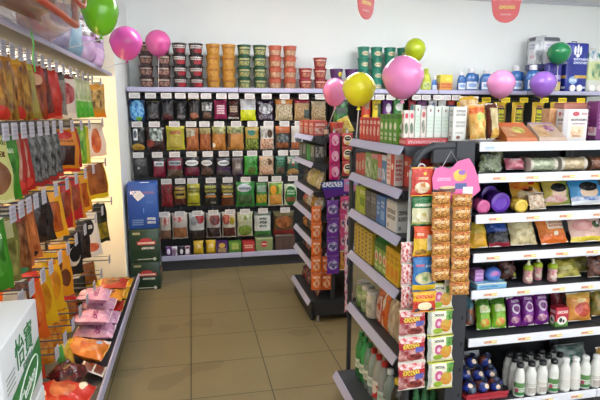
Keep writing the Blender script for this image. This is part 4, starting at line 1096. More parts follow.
for k in range(5):
    shelf_box('black_gold_carton', 'yellow carton with black letters on the fourth shelf, ' + ORD[k] + ' from far end', 'box', .04 + .09 * k, 3, .05, .07, .15, '#c4a83c',
              (R(.3, .08, .72, .95, '#2a2614'), T(.34, .1, .68, .92, '#d9c46a', 6, 2), R(0, .88, .2, 1, '#a8342c') if k == 0 else R(0, 0, .1, .1, '#c4a83c')), 'black and gold cartons on the fourth gondola shelf')
for k in range(3):
    t = empty('juice_carton', (GX0 + .022 + .035, gy(.54 + .085 * k), GZ[3] - .0035), -pi / 2)
    obj('carton_body', MB().bbox(-.024, -.032, 0, .024, .032, .13, .002), prt('#86a83a', (R(.0, .82, 1, 1, '#2f6a1c'), E(.5, .5, .36, .2, '#e8d8cc'), E(.5, .48, .22, .12, '#d86a5a'), T(.15, .08, .85, .25, '#e0e8c8', 1, 5)), .4), t)
    m = MB(); m.add([(-.024, -.032, .13), (.024, -.032, .13), (.024, .032, .13), (-.024, .032, .13), (-.024, 0, .158), (.024, 0, .158)], [(0, 1, 5, 4), (2, 3, 4, 5), (1, 2, 5), (3, 0, 4)])
    obj('gable_top', m, flat('#2f7a22', .4), t)
    tag(t, 'green gable-top carton with pink fruit spot, ' + ORD[k] + ' from far end of three', 'carton', 'green cartons on the fourth gondola shelf')
for k in range(3):
    shelf_box('yellow_carton', 'bright yellow carton with orange spot on the fourth shelf, ' + ORD[k] + ' from far end', 'box', .79 + .082 * k, 3, .047, .07, .145, '#d8ae1e',
              (E(.55, .3, .34, .2, '#d8801e'), T(.15, .55, .85, .85, '#a8741a', 2, 5), R(0, .94, 1, 1, '#c49a14')), 'yellow cartons on the fourth gondola shelf')
for k, t in enumerate([.56, .66, .76]):
    place(carton('#1d1f1d', (E(.5, .7, .22, .14, '#d8d8d0'),), .055, .06, .18), 'black_carton', 'black carton behind the green cartons, ' + ORD[k] + ' from far end', 'box', (GX0 + .165, gy(t), GZ[3] - .0035), (0, 0, -pi / 2), 'black cartons on the fourth gondola shelf')
place(carton('#a8801e', (R(0, .8, 1, 1, '#8a6a14'),), .05, .08, .17), 'amber_box', 'plain amber box at the near end of the fourth shelf', 'box', (GX0 + .165, gy(.97) + .0, GZ[3] - .0035), (0, 0, -pi / 2))
# fifth shelf: jars and soft packs
def jar_tpl(r, h, base, lay, lidc, glass=False):
    key = ('jar', r, h, base, lay, lidc)
    if key in _t: return _t[key]
    prof = [(r * .9, 0), (r, .006), (r, h * .78), (r * .8, h * .86), (r * .78, h * .88)]
    t = [('', MB().lathe(prof, 20).mesh(prt(base, lay, .15, coat=.6), True), None),
         ('lid', MB().lathe([(r * .84, h * .87), (r * .86, h * .885), (r * .86, h * .985), (r * .8, h)], 20).mesh(flat(lidc, .35), True), 0)]
    _t[key] = t
    return t


for k, (t, base, lay, lidc, look) in enumerate([(.05, '#5a7a3c', (N(0, .2, 1, .8, '#3f6a2c', '#a8b88a', 3),), '#8a8a84', 'jar of green pickles at the far end of the fifth shelf'),
                                                (.18, '#7f9a6a', (N(0, .2, 1, .8, '#b9c4a0', '#5a7a4a', 3),), '#c9c9c2', 'jar of pale green pickles on the fifth shelf'),
                                                (.31, '#c9c4b0', (N(0, .2, 1, .8, '#dcd8c8', '#a8a48c', 3),), '#dcdcd4', 'jar with whitish contents on the fifth shelf')]):
    place(jar_tpl(.036, .13, base, lay, lidc), 'glass_jar', look, 'jar', (GX0 + .065, gy(t), GZ[4] - .0035), (0, 0, -pi / 2), 'jars on the fifth gondola shelf')
for t, w, h, base, lay, look in [(.45, .066, .17, '#c0603a', (N(.1, .1, .9, .8, '#e0d8cc', '#b04a2c', 3),), 'red and white soft pack on the fifth shelf'),
                                 (.58, .066, .18, '#d8681e', (R(.3, 0, .6, 1, '#e8dcc8'), E(.5, .4, .3, .1, '#c84a14')), 'orange and white soft pack on the fifth shelf'),
                                 (.71, .066, .17, '#c9b090', (N(0, 0, 1, 1, '#d8c4a8', '#b09878', 3),), 'left beige noodle pack on the fifth shelf'),
                                 (.83, .064, .17, '#bfa684', (N(0, 0, 1, 1, '#cfb898', '#a88e6c', 3),), 'middle beige noodle pack on the fifth shelf'),
                                 (.945, .06, .17, '#b89e7c', (N(0, 0, 1, 1, '#c8b090', '#a08664', 3),), 'right beige noodle pack on the fifth shelf')]:
    place(pouch(base, lay, w, h, .045, base, int(t * 100), bottom=True), 'soft_pack', look, 'pack', (GX0 + .07, gy(t), GZ[4] - .0035), (radians(-6), 0, -pi / 2), 'soft packs on the fifth gondola shelf')
# sixth shelf: bottles
def bottle_tpl(prof, body, capprof, capc, labz=None, lab=None, n=20):
    key = ('bot', tuple(prof), str(body), capc, labz, lab)
    if key in _t: return _t[key]
    t = [('', MB().lathe(prof, n).mesh(body, True), None), ('cap', MB().lathe(capprof, n).mesh(flat(capc, .35), True), 0)]
    if labz:
        z0, z1 = labz
        def rad(z):
            for (r0, a), (r1, b) in zip(prof, prof[1:]):
                if a <= z <= b: return r0 + (r1 - r0) * (z - a) / max(1e-6, b - a)
            return prof[0][0]
        pr = [(rad(z0 + (z1 - z0) * q / 4) + .0012, z0 + (z1 - z0) * q / 4) for q in range(5)]
        t.append(('label', MB().lathe(pr, n, cap=False).mesh(prt(*lab), True), 0))
    _t[key] = t
    return t


BP = [(.025, 0), (.029, .004), (.03, .145), (.028, .165), (.0155, .2), (.0125, .213), (.0125, .226)]
CPF = [(.0145, .214), (.015, .216), (.015, .235), (.012, .238)]
for k, (t, gl, capc, lab, look) in enumerate([
        (.06, ('#2f9a4a', .75), '#2a8a40', None, 'green bottle at the far end of the bottom gondola shelf'),
        (.17, ('#3fae5a', .7), '#2a8a40', None, 'second green bottle on the bottom gondola shelf'),
        (.28, ('#b9d4c0', .4), '#2a7a3c', None, 'clear bottle with green cap on the bottom gondola shelf'),
        (.39, ('#c8d4cc', .4), '#b5241f', None, 'clear bottle with dark red cap on the bottom gondola shelf'),
        (.51, ('#d8d4cc', .5), '#c0281f', ('#c8302a', (E(.5, .5, .3, .3, '#f0e0d4'), R(0, .75, 1, 1, '#e8dcd4'))), 'clear bottle with red cap and red label on the bottom shelf'),
        (.63, ('#c8ccc8', .45), '#c0281f', None, 'clear ribbed bottle with red cap on the bottom shelf'),
        (.75, ('#b8c4b8', .45), '#d8d8d8', None, 'clear bottle with white cap on the bottom shelf'),
        (.90, None, '#e0b81e', ('#d8a81e', (N(.1, .1, .9, .5, '#3a5a1c', '#d8b43a', 3), R(0, .8, 1, 1, '#2a2a1c'))), 'yellow labelled bottle with yellow cap at the near end')]):
    body = glassy(gl[0], gl[1], .05) if gl else prt('#2a2414', (), .2)
    place(bottle_tpl(BP, body, CPF, capc, (.03, .115) if lab else (.05, .1), (lab if lab else ('#cfd6cc', (T(.1, .3, .9, .7, '#7a9a80', 2, 6),)))), 'drink_bottle', look, 'bottle',
          (GX0 + .06, gy(t), GZ[5] - .0035), (0, 0, -pi / 2), 'bottles on the bottom gondola shelf')
for k in range(3):
    place(bottle_tpl([(a * .6, b) for a, b in BP], glassy('#3a7a4a', .7, .05), [(a * .65, b) for a, b in CPF], '#2a6a38', (.05, .1), ('#4a8a5a', ())), 'drink_bottle', 'dark green bottle seen low through the end frame, ' + ORD[k] + ' from left', 'bottle',
          (GX0 + .125 + .04 * k, GY0 + .045, GZ[5] - .0035), (0, 0, 0), 'green bottles behind the end frame')

# ------------------------------------------------------------------ packets hanging on the end frame
HY = EY - .05


def hx(px, py, Y=HY): return onY(px, py, Y)


def hang(name, look, cat, x0, x1, y0, y1, base, lay, grp, Y=HY, d=.018, seal='#d8d4c8', seed=0, rz=0.0, bottom=True):
    a = onY(x0, (y0 + y1) / 2, Y); b = onY(x1, (y0 + y1) / 2, Y)
    zt = onY((x0 + x1) / 2, y0, Y)[2]; zb_ = onY((x0 + x1) / 2, y1, Y)[2]
    place(pouch(base, lay, (b[0] - a[0]) * 1.0, zt - zb_, d, seal, seed, 0, .22, bottom=bottom), name, look, cat, ((a[0] + b[0]) / 2, Y, zb_), (0, radians(random.uniform(-1, 1)), rz), grp)


# strip hanger with white hook
hk = empty('strip_hanger', (hx(424, 170)[0], HY, 1.30))
m = MB(); pts = [(.0 + .014 * sin(a) - .0, -.0, .012 - .014 * cos(a)) for a in [pi * 1.5 - k * pi / 8 for k in range(13)]]
m.tube([(0, .02, -.10), (0, .02, -.03)] + [(.001, .02, -.012)] + [(.014 * sin(a), .02, .006 - .014 * cos(a)) for a in [k * pi / 7 for k in range(0, 11)]], .0026, 6)
obj('hook', m, flat('#d8d8dc', .3), hk, True)
m = MB(); m.bbox(-.006, .0185, -.62, .006, .02, -.06, .0003)
obj('strip', m, flat('#d8dcd8', .35), hk)
tag(hk, 'clear hanging strip with a white hook holding the red and green packets', 'hanger')
HG = 'packets hanging from the white hook strip'
hang('food_packet', 'red packet with cream food print at the top of the white hook strip', 'packet', 410.5, 433, 167, 196, '#c03426', (B(.5, .3, .36, .2, '#e8dcc0', '#b5702c', 4), T(.3, .55, .75, .68, '#e8c8a0', 1, 5), E(.6, .78, .08, .05, '#e8c83a'), R(0, 0, .03, 1, '#8a2018')), HG, seal='#d8a02a', seed=1)
hang('food_packet', 'green over cream packet with white letters, below the red one', 'packet', 411.5, 434, 197, 225, '#d8d4ac', (R(0, .62, 1, 1, '#1f6a34'), T(.1, .66, .9, .8, '#e8e8d0', 1, 8), B(.5, .28, .34, .18, '#f0ead0', '#b9a85a', 4), N(0, 0, 1, .12, '#8a9a4a', '#c9c48a', 4)), HG, seal='#1f6a34', seed=2)
hang('food_packet', 'orange over yellow packet with white bottle print', 'packet', 413, 437, 226, 256, '#e0b42a', (R(0, .6, 1, 1, '#d8501e'), R(.55, .2, .75, .72, '#f0ecd8'), T(.1, .68, .4, .8, '#f0d8b0', 1, 5), B(.3, .15, .25, .1, '#6a3a1c', '#d8a83a', 4)), HG, seal='#d8501e', seed=3)
hang('food_packet', 'blue over yellow packet with cream food print', 'packet', 412, 436, 257, 291, '#2f6fae', (R(0, 0, 1, .2, '#e0b81e'), B(.5, .4, .4, .18, '#e8dcb0', '#7a9a5a', 4), T(.1, .72, .45, .82, '#d84a3a', 1, 5), T(.5, .7, .9, .8, '#d8e4f0', 1, 5)), HG, seal='#3a78b8', seed=4)
hang('food_packet', 'yellow and red packet with round cream bowl print at the bottom', 'packet', 412, 436, 291.5, 312, '#c8341e', (R(0, .55, 1, 1, '#e0a81e'), T(.1, .66, .9, .9, '#c8341e', 1, 5), E(.5, .32, .3, .2, '#efe0b8'), E(.2, .12, .12, .1, '#4a3a4a'), E(.8, .12, .12, .1, '#4a3a4a')), HG, Y=HY - .024, seal='#e0a81e', seed=5)
CG = 'red and white candy packets hanging low on the end frame'
CL = (N(0, .0, 1, .5, '#8e2430', '#d8a8a0', 4), N(0, .75, 1, 1, '#c8303a', '#f0dcd8', 7), T(.15, .5, .75, .78, '#d8c83a', 1, 5), R(.6, .38, .95, .58, '#5a5aa8'), B(.6, .2, .3, .14, '#5a1a1c', '#b0504a', 3))
for k, (y0, y1) in enumerate([(242, 263), (263.5, 285), (285.5, 309)]):
    hang('candy_packet', 'narrow red and white striped candy packet, ' + ['top', 'middle', 'bottom'][k] + ' of the half-hidden column', 'packet', 400.5, 414, y0, y1, '#c8303a', (N(0, 0, 1, 1, '#c4282f', '#f0e0dc', 6),), CG, Y=HY + .022, seed=10 + k)
for k, (y0, y1) in enumerate([(309.5, 335.5), (336, 361.5), (362, 389)]):
    hang('candy_packet', 'red candy packet with yellow letters and violet tag, ' + ['top', 'middle', 'bottom'][k] + ' of three', 'packet', 398.5 - .4 * k, 425.5, y0, y1, '#b52a34', CL, CG, Y=HY - .0, seed=13 + k)
FL = (R(0, 0, .14, 1, '#b9bcb4'), E(.42, .5, .16, .2, '#c85a8a'), E(.42, .5, .07, .09, '#e8c0d0'), B(.72, .4, .24, .26, '#d8843a', '#c9a43a', 3), N(.7, .6, 1, .95, '#2f7a34', '#7aa84a', 5), T(.25, .76, .62, .9, '#3a3a38', 1, 4), E(.4, .2, .18, .12, '#9ab83a'))
for k, (y0, y1) in enumerate([(283, 309), (310, 335), (336, 361), (362, 388)]):
    hang('fruit_packet', 'white packet with pink and orange fruit print, ' + ['topmost', 'second', 'third', 'lowest'][k] + ' in its column', 'packet', 427, 453, y0, y1, '#e2dec8', FL, 'fruit packets hanging on the end frame', Y=HY + .012, seal='#c4c84a', seed=20 + k)
for px, zt_, zb_, nm in [(412, 1.296, .50, 'candy'), (440, 1.296, .52, 'fruit')]:
    sh = empty('hanging_strip', (hx(px, 250)[0], HY + .034, zt_))
    obj('strip', MB().bbox(-.006, 0, zb_ - zt_, .006, .0012, 0, .0003), flat('#d8dcd8', .35), sh)
    obj('hook', MB().tube([(0, .0, -.005), (0, 0, .012), (0, .01, .018), (0, .016, .012)], .0016, 6), CHROME, sh, True)
    tag(sh, 'narrow clear strip behind the ' + nm + ' packets on the end frame', 'hanger')
# pink header card with bakery packets
ch = empty('header_card', (hx(450, 172)[0], HY - .008, 1.235))
cx0, cz0 = hx(450, 172)[0], 1.235
def lc(px, py): q = hx(px, py); return (q[0] - cx0, q[2] - cz0)
out = [lc(*p) for p in [(432, 188), (431, 178), (434, 169), (441, 166), (449, 169), (457, 161), (468, 158), (473, 166), (477, 178), (479, 190), (470, 198), (455, 202), (440, 202), (433, 198)]]
m = MB(); n = len(out)
m.add([(x, -.001, z) for x, z in out] + [(x, .001, z) for x, z in out], [tuple(range(n)), tuple(range(2 * n - 1, n - 1, -1))] + [(k, (k + 1) % n, n + (k + 1) % n, n + k) for k in range(n)],
      [[((x + .09) / .18, (z + .09) / .18) for x, z in out], [(0, 0)] * n] + [[(0, 0)] * 4] * n)
obj('card', m, prt('#d85a9a', (B(.7, .74, .15, .12, '#e0c03a', '#d87a2c', 4), E(.74, .8, .08, .05, '#8a5ab0'), E(.14, .4, .12, .07, '#2a2830'), E(.42, .44, .2, .08, '#5a2a1c'), E(.44, .5, .18, .03, '#e0c090'), R(.6, .46, .86, .58, '#3a4a8a'), R(.78, .28, 1, .5, '#e4e4e8'), T(.2, .62, .5, .72, '#e8a8c8', 1, 5)), .35), ch)
m = MB(); m.tube([lc(441, 167)[0:1] + (0,) + lc(441, 167)[1:2], lc(450, 151)[0:1] + (.0,) + lc(450, 151)[1:2], lc(457, 163)[0:1] + (0,) + lc(457, 163)[1:2]], .0016, 6)
obj('wire', m, CHROME, ch, True)
m = MB(); m.bbox(-.054, .002, -.36, -.040, .0035, -.07, .0003); m.bbox(-.002, .002, -.38, .016, .0035, -.07, .0003)
obj('strip', m, flat('#c9b8a8', .35), ch)
tag(ch, 'pink header card on a wire, topping the strips of caramel bakery packets', 'card')
BL = (N(0, 0, 1, .55, '#e0a850', '#74300f', 7), N(0, .5, 1, .9, '#8a3a14', '#d89a4a', 8), T(.1, .5, .9, .78, '#e8d0a0', 1, 5), R(.62, .05, .7, .95, '#c98a3a'))
for c, (x0, x1, xs) in enumerate([(431.5, 451, 0), (452, 472, 0)]):
    for k in range(8):
        y0 = 192 + 12.6 * k + 2 * c
        if c == 0 and k == 7: continue
        dx = .8 * k * (1 if c == 1 else .3)
        hang('bakery_packet', 'caramel and brown bakery packet, ' + ORD[k] + ' down the ' + ['left', 'right'][c] + ' strip below the pink card', 'packet', x0 - dx * .5, x1 - dx * .5, y0, y0 + 12.5, '#a8561c', BL,
             'bakery packets hanging under the pink card', Y=HY - .03 - .003 * (k % 2), d=.024, seal='#c98a3a', seed=30 + k + 9 * c, rz=random.uniform(-.15, .15))

# ------------------------------------------------------------------ end-of-aisle shelving facing us
EYF, EYB = 1.74, 2.07
EZ = [1.395, 1.277, 1.12, .967, .819, .62, .335]
EXS = [1.045, 1.665, 2.285]
for b in range(2):
    r = empty('end_shelving', (EXS[b], EYB, 0)); w = EXS[b + 1] - EXS[b] - .005
    obj('back_panel', MB().box(0, -.02, .02, w, 0, EZ[0] - .02), BLACK, r)
    for x in (0, w - .02):
        obj('upright', MB().box(x, -.05, 0, x + .02, -.02, EZ[0] - .03), CHAR, r)
    for i, z in enumerate(EZ):
        dy = EYF - EYB
        s = obj('shelf', MB().box(0, dy + .008, z - .03, w, -.021, z - .004), CHAR, r)
        m = MB(); m.bbox(0, dy - .002, z - .033, w, dy + .006, z + .002, .002)
        obj('price_rail', m, LIPW, s)
        rnd = random.Random(i * 7 + b)
        m = MB()
        for q in range(4 if i else 0):
            x = .05 + .145 * q + rnd.uniform(0, .03)
            obj('price_label', MB().box(x, dy - .0045, z - .024, x + .056, dy - .0025, z - .010), prt('#e6dfc0', (T(.02, .1, .55, .95, '#c8281e', 1, 7), R(.56, .1, .98, .9, '#e8c83a'), T(.6, .2, .98, .8, '#f4f0e4', 1, 4)), .5), s)
        if not i:
            m.box(.02, dy - .0045, z - .026, .06, dy - .0025, z - .012)
            obj('price_label', m, prt('#c9d8ec', (T(.1, .2, .9, .8, '#8aa4c8', 1, 6),), .5), s)
    obj('kick_plate', MB().box(0, EYF - EYB + .02, 0, w, EYF - EYB + .035, EZ[6] - .04), CHAR, r)
    tag(r, ['charcoal shelving with white price rails facing the camera, beside the end frame', 'second charcoal shelving bay facing the camera at the right edge'][b], 'shelving unit', 'shelving facing the camera')
GYM = EYF + .06


def ep(px, py, Y=GYM): return onY(px, py, Y)


def stand(name, look, cat, px0, px1, h, si, base, lay, grp, Y=GYM, d=.05, tilt=12, seal='#d8d4c8', seed=0, rz=0.0, dz=0.0, sag=.0):
    py = 200
    z = EZ[si] - .0035
    lo, hi = 0, 500
    for _ in range(40):
        mid = (lo + hi) / 2
        if onY((px0 + px1) / 2, mid, Y)[2] > z + h / 2: lo = mid
        else: hi = mid
    a, b = onY(px0, lo, Y)[0], onY(px1, lo, Y)[0]
    place(pouch(base, lay, b - a, h, d, seal, seed, 0, .22, bottom=True, sag=sag), name, look, cat, ((a + b) / 2, Y, z + dz + .004 + d * .15), (radians(-tilt), 0, rz), grp)


def xpos(px, z, Y=GYM):
    lo, hi = -100, 600
    for _ in range(40):
        mid = (lo + hi) / 2
        if onY(px, mid, Y)[2] > z: lo = mid
        else: hi = mid
    return onY(px, lo, Y)[0]


DG = 'goods on top of the shelving facing the camera'
stand('bread_bag', 'clear bag with orange header and green-yellow bread print on the top deck', 'bag', 470.5, 487, .135, 0, '#d8a04a', (R(0, .72, 1, .9, '#d8682c'), B(.6, .62, .28, .14, '#8ab04a', '#d8c86a', 3), N(.05, .02, .95, .5, '#c98a2c', '#e8c878', 4)), DG, seed=1)
stand('bread_bag', 'brown-edged clear bag of bread on the top deck', 'bag', 488, 500, .14, 0, '#5c2a22', (N(.2, .05, .8, .85, '#b5a06a', '#d8c89a', 3), B(.5, .15, .32, .14, '#c8902c', '#e0b45a', 3)), DG, seed=2)
stand('bread_bag', 'pale bag of buns behind the orange bread bag', 'bag', 462, 482, .17, 0, '#d8b070', (N(0, .0, 1, .9, '#e0c898', '#b5803a', 4), R(0, .9, 1, 1, '#c8a030')), DG, Y=GYM + .09, seed=3)


def clamshell(name, look, px0, px1, z, base, lay, edge, h=.075, Y=GYM, rz=0.0):
    x0, x1 = xpos(px0, z + .04, Y), xpos(px1, z + .04, Y)
    w = x1 - x0; dpt = .1
    r = empty(name, ((x0 + x1) / 2, Y, z), rz)
    m = MB(); vs = [(-w / 2, -dpt / 2, 0), (w / 2, -dpt / 2, 0), (w / 2 * .96, dpt / 2, 0), (-w / 2 * .96, dpt / 2, 0), (-w * .46, -dpt * .42, .02), (w * .46, -dpt * .42, .02), (w * .42, dpt * .42, h), (-w * .42, dpt * .42, h)]
    m.add(vs, [(0, 1, 5, 4), (1, 2, 6, 5), (2, 3, 7, 6), (3, 0, 4, 7), (4, 5, 6, 7), (3, 2, 1, 0)],
          [[(0, -.3)] * 4, [(0, -.3)] * 4, [(0, -.3)] * 4, [(0, -.3)] * 4, [(0, 0), (1, 0), (1, 1), (0, 1)], [(0, -.3)] * 4])
    obj('tray', m, prt(base, lay, .2, coat=.6), r)
    m = MB(); m.bbox(-w * .5, -dpt * .52, .0, w * .5, dpt * .5, .006, .002)
    obj('rim', m, flat(edge, .3), r)
    return tag(r, look, 'tray pack', DG)


ZT = EZ[0] - .0035
clamshell('cake_tray', 'orange sealed cake tray with yellow-green label on the top deck', 500, 531, ZT, '#b5642e', (B(.6, .5, .22, .22, '#9a8a2c', '#d8c86a', 4), R(0, .78, 1, 1, '#c8541c'), N(.05, .1, .4, .7, '#c8905c', '#a8602c', 3)), '#c08858')
clamshell('cake_tray', 'white sealed cake tray with purple label on the top deck', 531.5, 560, ZT, '#b59c88', (B(.62, .6, .26, .2, '#6a2a5a', '#c9a0b8', 4), N(.05, .05, .5, .8, '#c8a880', '#a87f58', 3), R(0, .9, 1, 1, '#9a8098')), '#b0a0b0')
z = ZT
place(carton('#d8d4d2', (T(.3, .62, .95, .72, '#3a3638', 1, 8), T(.35, .52, .9, .58, '#8a4a4a', 1, 9), E(.5, .85, .14, .07, '#c0505a'), T(.72, .8, .95, .9, '#b5606a', 1, 4), R(.32, .12, .85, .48, '#e0c8a8'), B(.55, .28, .2, .12, '#c98a5a', '#e8d8b8', 4), T(.4, .14, .75, .2, '#8a3a2a', 1, 6), R(0, 0, .2, 1, '#c4bec0')), .105, .05, .128), 'cracker_box',
      'white box with red logo and cracker print on the top deck', 'box', (xpos(571, z + .06, GYM + .02), GYM + .02, z), (radians(0), 0, -.06), DG)
place(carton('#d8a070', (N(.1, .1, .9, .9, '#c88a54', '#e0b488', 3),), .04, .05, .13), 'peach_box', 'narrow peach coloured box beside the white cracker box', 'box', (xpos(549, z + .06, GYM + .085), GYM + .085, z), (0, 0, 0), DG)
place(carton('#a8604a', (R(0, .86, 1, .96, '#c08070'), R(0, 0, 1, .3, '#d8c8b8')), .13, .06, .155), 'brown_box', 'tall brown-topped box behind the white cracker box', 'box', (xpos(571, z + .06, GYM + .11), GYM + .11, z), (0, 0, 0), DG)
place(carton('#6a2466', (T(.1, .3, .3, .9, '#b58ab0', 6, 2), R(.4, .55, 1, .95, '#7a2e74'), R(.3, .15, 1, .35, '#e0d0d8'), B(.6, .28, .3, .08, '#c05a7a', '#e8c8d0', 4), R(0, .0, 1, .05, '#2a2a2e')), .1, .06, .16), 'purple_box', 'purple box at the right edge of the top deck', 'box', (xpos(602, z + .08, GYM + .01), GYM + .01, z), (0, 0, 0), DG)

# shelf 2: herb bag, pink pack and glass cylinders lying down
G2 = 'goods on the second shelf facing the camera'
r = empty('herb_bag', (xpos(490, EZ[1] + .03), GYM, EZ[1] - .0035))
m = MB().pillow(.1, .075, .06, 5, 8, 8, 0, .25)
obj('film', m, glassy('#c4cfb8', .35, .1), r, True)
m = MB(); rn = random.Random(3)
for q in range(26):
    m.blob(rn.uniform(-.036, .036), rn.uniform(-.012, .012), rn.uniform(.012, .06), rn.uniform(.006, .012), .008, rn.uniform(.006, .014), 8, 5, q, .15)
obj('leaves', m, prt('#5c7a44', (N(-1, -1, 2, 2, '#3f6a34', '#a8a878', 5),), .6), r, True)
tag(r, 'clear bag of green and beige sprouts at the left of the second shelf', 'bag', G2)
stand('sprout_bag', 'beige-green bag behind the sprouts on the second shelf', 'bag', 489, 504, .08, 1, '#8a8a5a', (N(0, 0, 1, 1, '#a8a07a', '#5a6a3c', 5),), G2, Y=GYM + .06, seed=7)
stand('sweet_bag', 'small pink pack on the second shelf', 'snack bag', 506, 525, .048, 1, '#d06a80', (N(.1, .1, .9, .7, '#e0a0a8', '#c04a60', 3), T(.2, .6, .8, .9, '#f0d8dc', 1, 5)), G2, seed=8, d=.045, tilt=25)
for k, (px, w, base, lay, look) in enumerate([(540, .115, '#9aa488', (N(.05, 0, .95, 1, '#b9bfa0', '#8a9478', 6), R(0, 0, .06, 1, '#c4c9b4'), R(.94, 0, 1, 1, '#c4c9b4')), 'pale green cylinder tub lying on its side on the second shelf'),
                                            (570, .112, '#c4b08c', (N(.05, 0, .95, 1, '#d0c0a0', '#b09870', 6), R(0, 0, .06, 1, '#d8ccb4'), R(.94, 0, 1, 1, '#d8ccb4')), 'cream cylinder tub lying on its side on the second shelf'),
                                            (598, .1, '#8a5a44', (N(.05, 0, .95, 1, '#9a6a50', '#6a4030', 5),), 'brown cylinder tub lying at the right edge of the second shelf'),
                                            (525, .07, '#7a6a54', (N(.0, 0, 1, 1, '#8a7a60', '#5a4c3a', 5),), 'brown cylinder tub behind the pale green one')]):
    rr = .027
    m = MB().lathe([(rr * .96, 0), (rr, .004), (rr, w - .004), (rr * .96, w)], 24)
    Y = GYM + (.0 if k < 3 else .07)
    zz = EZ[1] - .003 + rr * 1.06
    o = obj('biscuit_tub', m, prt(base, tuple((L_[0], L_[2], L_[1], L_[4], L_[3]) + L_[5:] for L_ in lay), .25, coat=.5), None, True, (xpos(px, zz, Y) - w / 2, Y, zz), (0, pi / 2, 0))
    for q in (0, 1):
        cp = MB().lathe([(rr * 1.04, -.002 + q * (w - .008)), (rr * 1.06, .0 + q * (w - .008)), (rr * 1.06, .01 + q * (w - .008)), (rr * 1.0, .012 + q * (w - .008))], 24)
        obj('end_cap', cp, flat('#cfc8b8' if k < 2 else '#6a4a3a', .3), o, True)
    tag(o, look, 'tub', G2)

# shelf 3: round tubs and bags
G3 = 'goods on the third shelf facing the camera'
for k, (px, py, rr, base, dY, look) in enumerate([(498, 200.5, .04, '#5a2a9a', .02, 'large round purple candy tub facing out on the third shelf'), (487, 192, .036, '#4a2488', .10, 'purple round candy tub behind, at left of the third shelf'),
                                              (518.5, 205, .027, '#d8b03a', .0, 'small round yellow candy tub on the third shelf'), (481, 206, .027, '#c84a8a', .015, 'small round pink candy tub at the left end of the third shelf')]):
    Y = GYM + dY
    zz = EZ[2] - .0035 + rr * 1.04 + (.0 if k != 1 else .025)
    m = MB().lathe([(rr * .8, 0), (rr, .008), (rr, .045), (rr * .9, .05)], 24)
    o = obj('candy_tub', m, flat(base, .3, coat=.4), None, True, (xpos(px, zz, Y), Y + .04, zz), (pi / 2 + radians(4), 0, 0))
    obj('lid', MB().lathe([(rr * 1.03, .048), (rr * 1.04, .052), (rr * 1.02, .06), (rr * .7, .064), (rr * .68, .061), (rr * .3, .06)], 24), flat({'#5a2a9a': '#6a38b0', '#4a2488': '#5a2e9c', '#d8b03a': '#e0c050', '#c84a8a': '#d86a9e'}[base], .25), o, True)
    tag(o, look, 'tub', G3)
stand('snack_bag', 'red and yellow snack bag leaning on the third shelf', 'snack bag', 513, 546, .118, 2, '#c8941e', (R(0, .7, .7, 1, '#b5301c'), B(.5, .35, .36, .24, '#e0c890', '#b5702c', 4), E(.45, .55, .16, .1, '#4a2418'), N(.0, .55, .5, .85, '#c8401e', '#d8a82c', 3)), G3, Y=GYM + .05, seed=11, tilt=26)
stand('snack_bag', 'clear bag of pale sweets in front of the red and yellow bag', 'snack bag', 530, 547, .07, 2, '#c9b090', (N(.05, .05, .95, .95, '#d8cbb4', '#a88060', 5),), G3, Y=GYM - .02, seed=12, tilt=24, d=.035)
FACE = (E(.5, .42, .26, .2, '#e8c8a8'), E(.5, .6, .28, .16, '#1c1a1c'), R(0, 0, 1, .15, '#e0e4e4'))
stand('snack_bag', 'green bag with a dark-haired cartoon head on the third shelf', 'snack bag', 545.5, 573, .118, 2, '#b5a044', (R(.6, 0, 1, 1, '#8a9a3a'),) + FACE[:2] + (B(.4, .2, .4, .12, '#d88a8a', '#e8d0c0', 4), R(0, .86, .6, 1, '#d8b03a')), G3, Y=GYM + .03, seed=13, tilt=24)
stand('snack_bag', 'blue and white bag with a dark-haired cartoon head on the third shelf', 'snack bag', 572, 606, .122, 2, '#3a8ac0', FACE + (R(0, .88, 1, 1, '#d8b83a'), N(0, .12, 1, .26, '#3a6ab0', '#e0e4e8', 4)), G3, Y=GYM + .02, seed=14, tilt=24)
# shelf 4
G4 = 'bags on the fourth shelf facing the camera'
stand('snack_bag', 'mustard yellow bag at the left end of the fourth shelf', 'snack bag', 471, 489, .11, 3, '#c9981e', (N(0, .5, 1, 1, '#a8902c', '#d8b844', 3), E(.5, .3, .4, .2, '#d8a02a')), G4, seed=21, tilt=24)
stand('snack_bag', 'dark blue and black bag on the fourth shelf', 'snack bag', 489.5, 511, .11, 3, '#1f2c5c', (N(0, 0, 1, .5, '#14141a', '#3a3a44', 4), R(0, 0, 1, .14, '#8a2030'), R(0, .55, 1, .8, '#2a4a9a')), G4, seed=22, tilt=24)
stand('biscuit_bag', 'clear bag of pale round biscuits on the fourth shelf', 'snack bag', 511.5, 538, .125, 3, '#c9b888', (N(0, 0, 1, 1, '#dccfa0', '#a89464', 5), E(.3, .6, .14, .1, '#e0d4a8'), E(.65, .4, .14, .1, '#e0d4a8'), E(.6, .75, .14, .1, '#d8c898')), G4, seed=23, tilt=26, d=.06)
stand('snack_bag', 'orange and white bag of round crackers on the fourth shelf', 'snack bag', 541, 571, .128, 3, '#d8782c', (R(.25, .45, 1, .9, '#e0d0b8'), T(.3, .5, .95, .7, '#b5541e', 2, 6), R(0, 0, 1, .3, '#d0641c'), E(.5, .3, .1, .07, '#efe0c0')), G4, seed=24, tilt=28, rz=.12)
stand('snack_bag', 'pink and yellow bag with green corner on the fourth shelf', 'snack bag', 571.5, 606, .125, 3, '#d8b0a0', (R(0, 0, 1, .16, '#d8c03a'), B(.35, .55, .28, .22, '#e0a8a0', '#c87a78', 3), E(.75, .55, .14, .12, '#4a5a3a'), E(.8, .6, .05, .05, '#e8e0e0'), R(0, .85, .5, 1, '#d8a42a')), G4, seed=25, tilt=26)
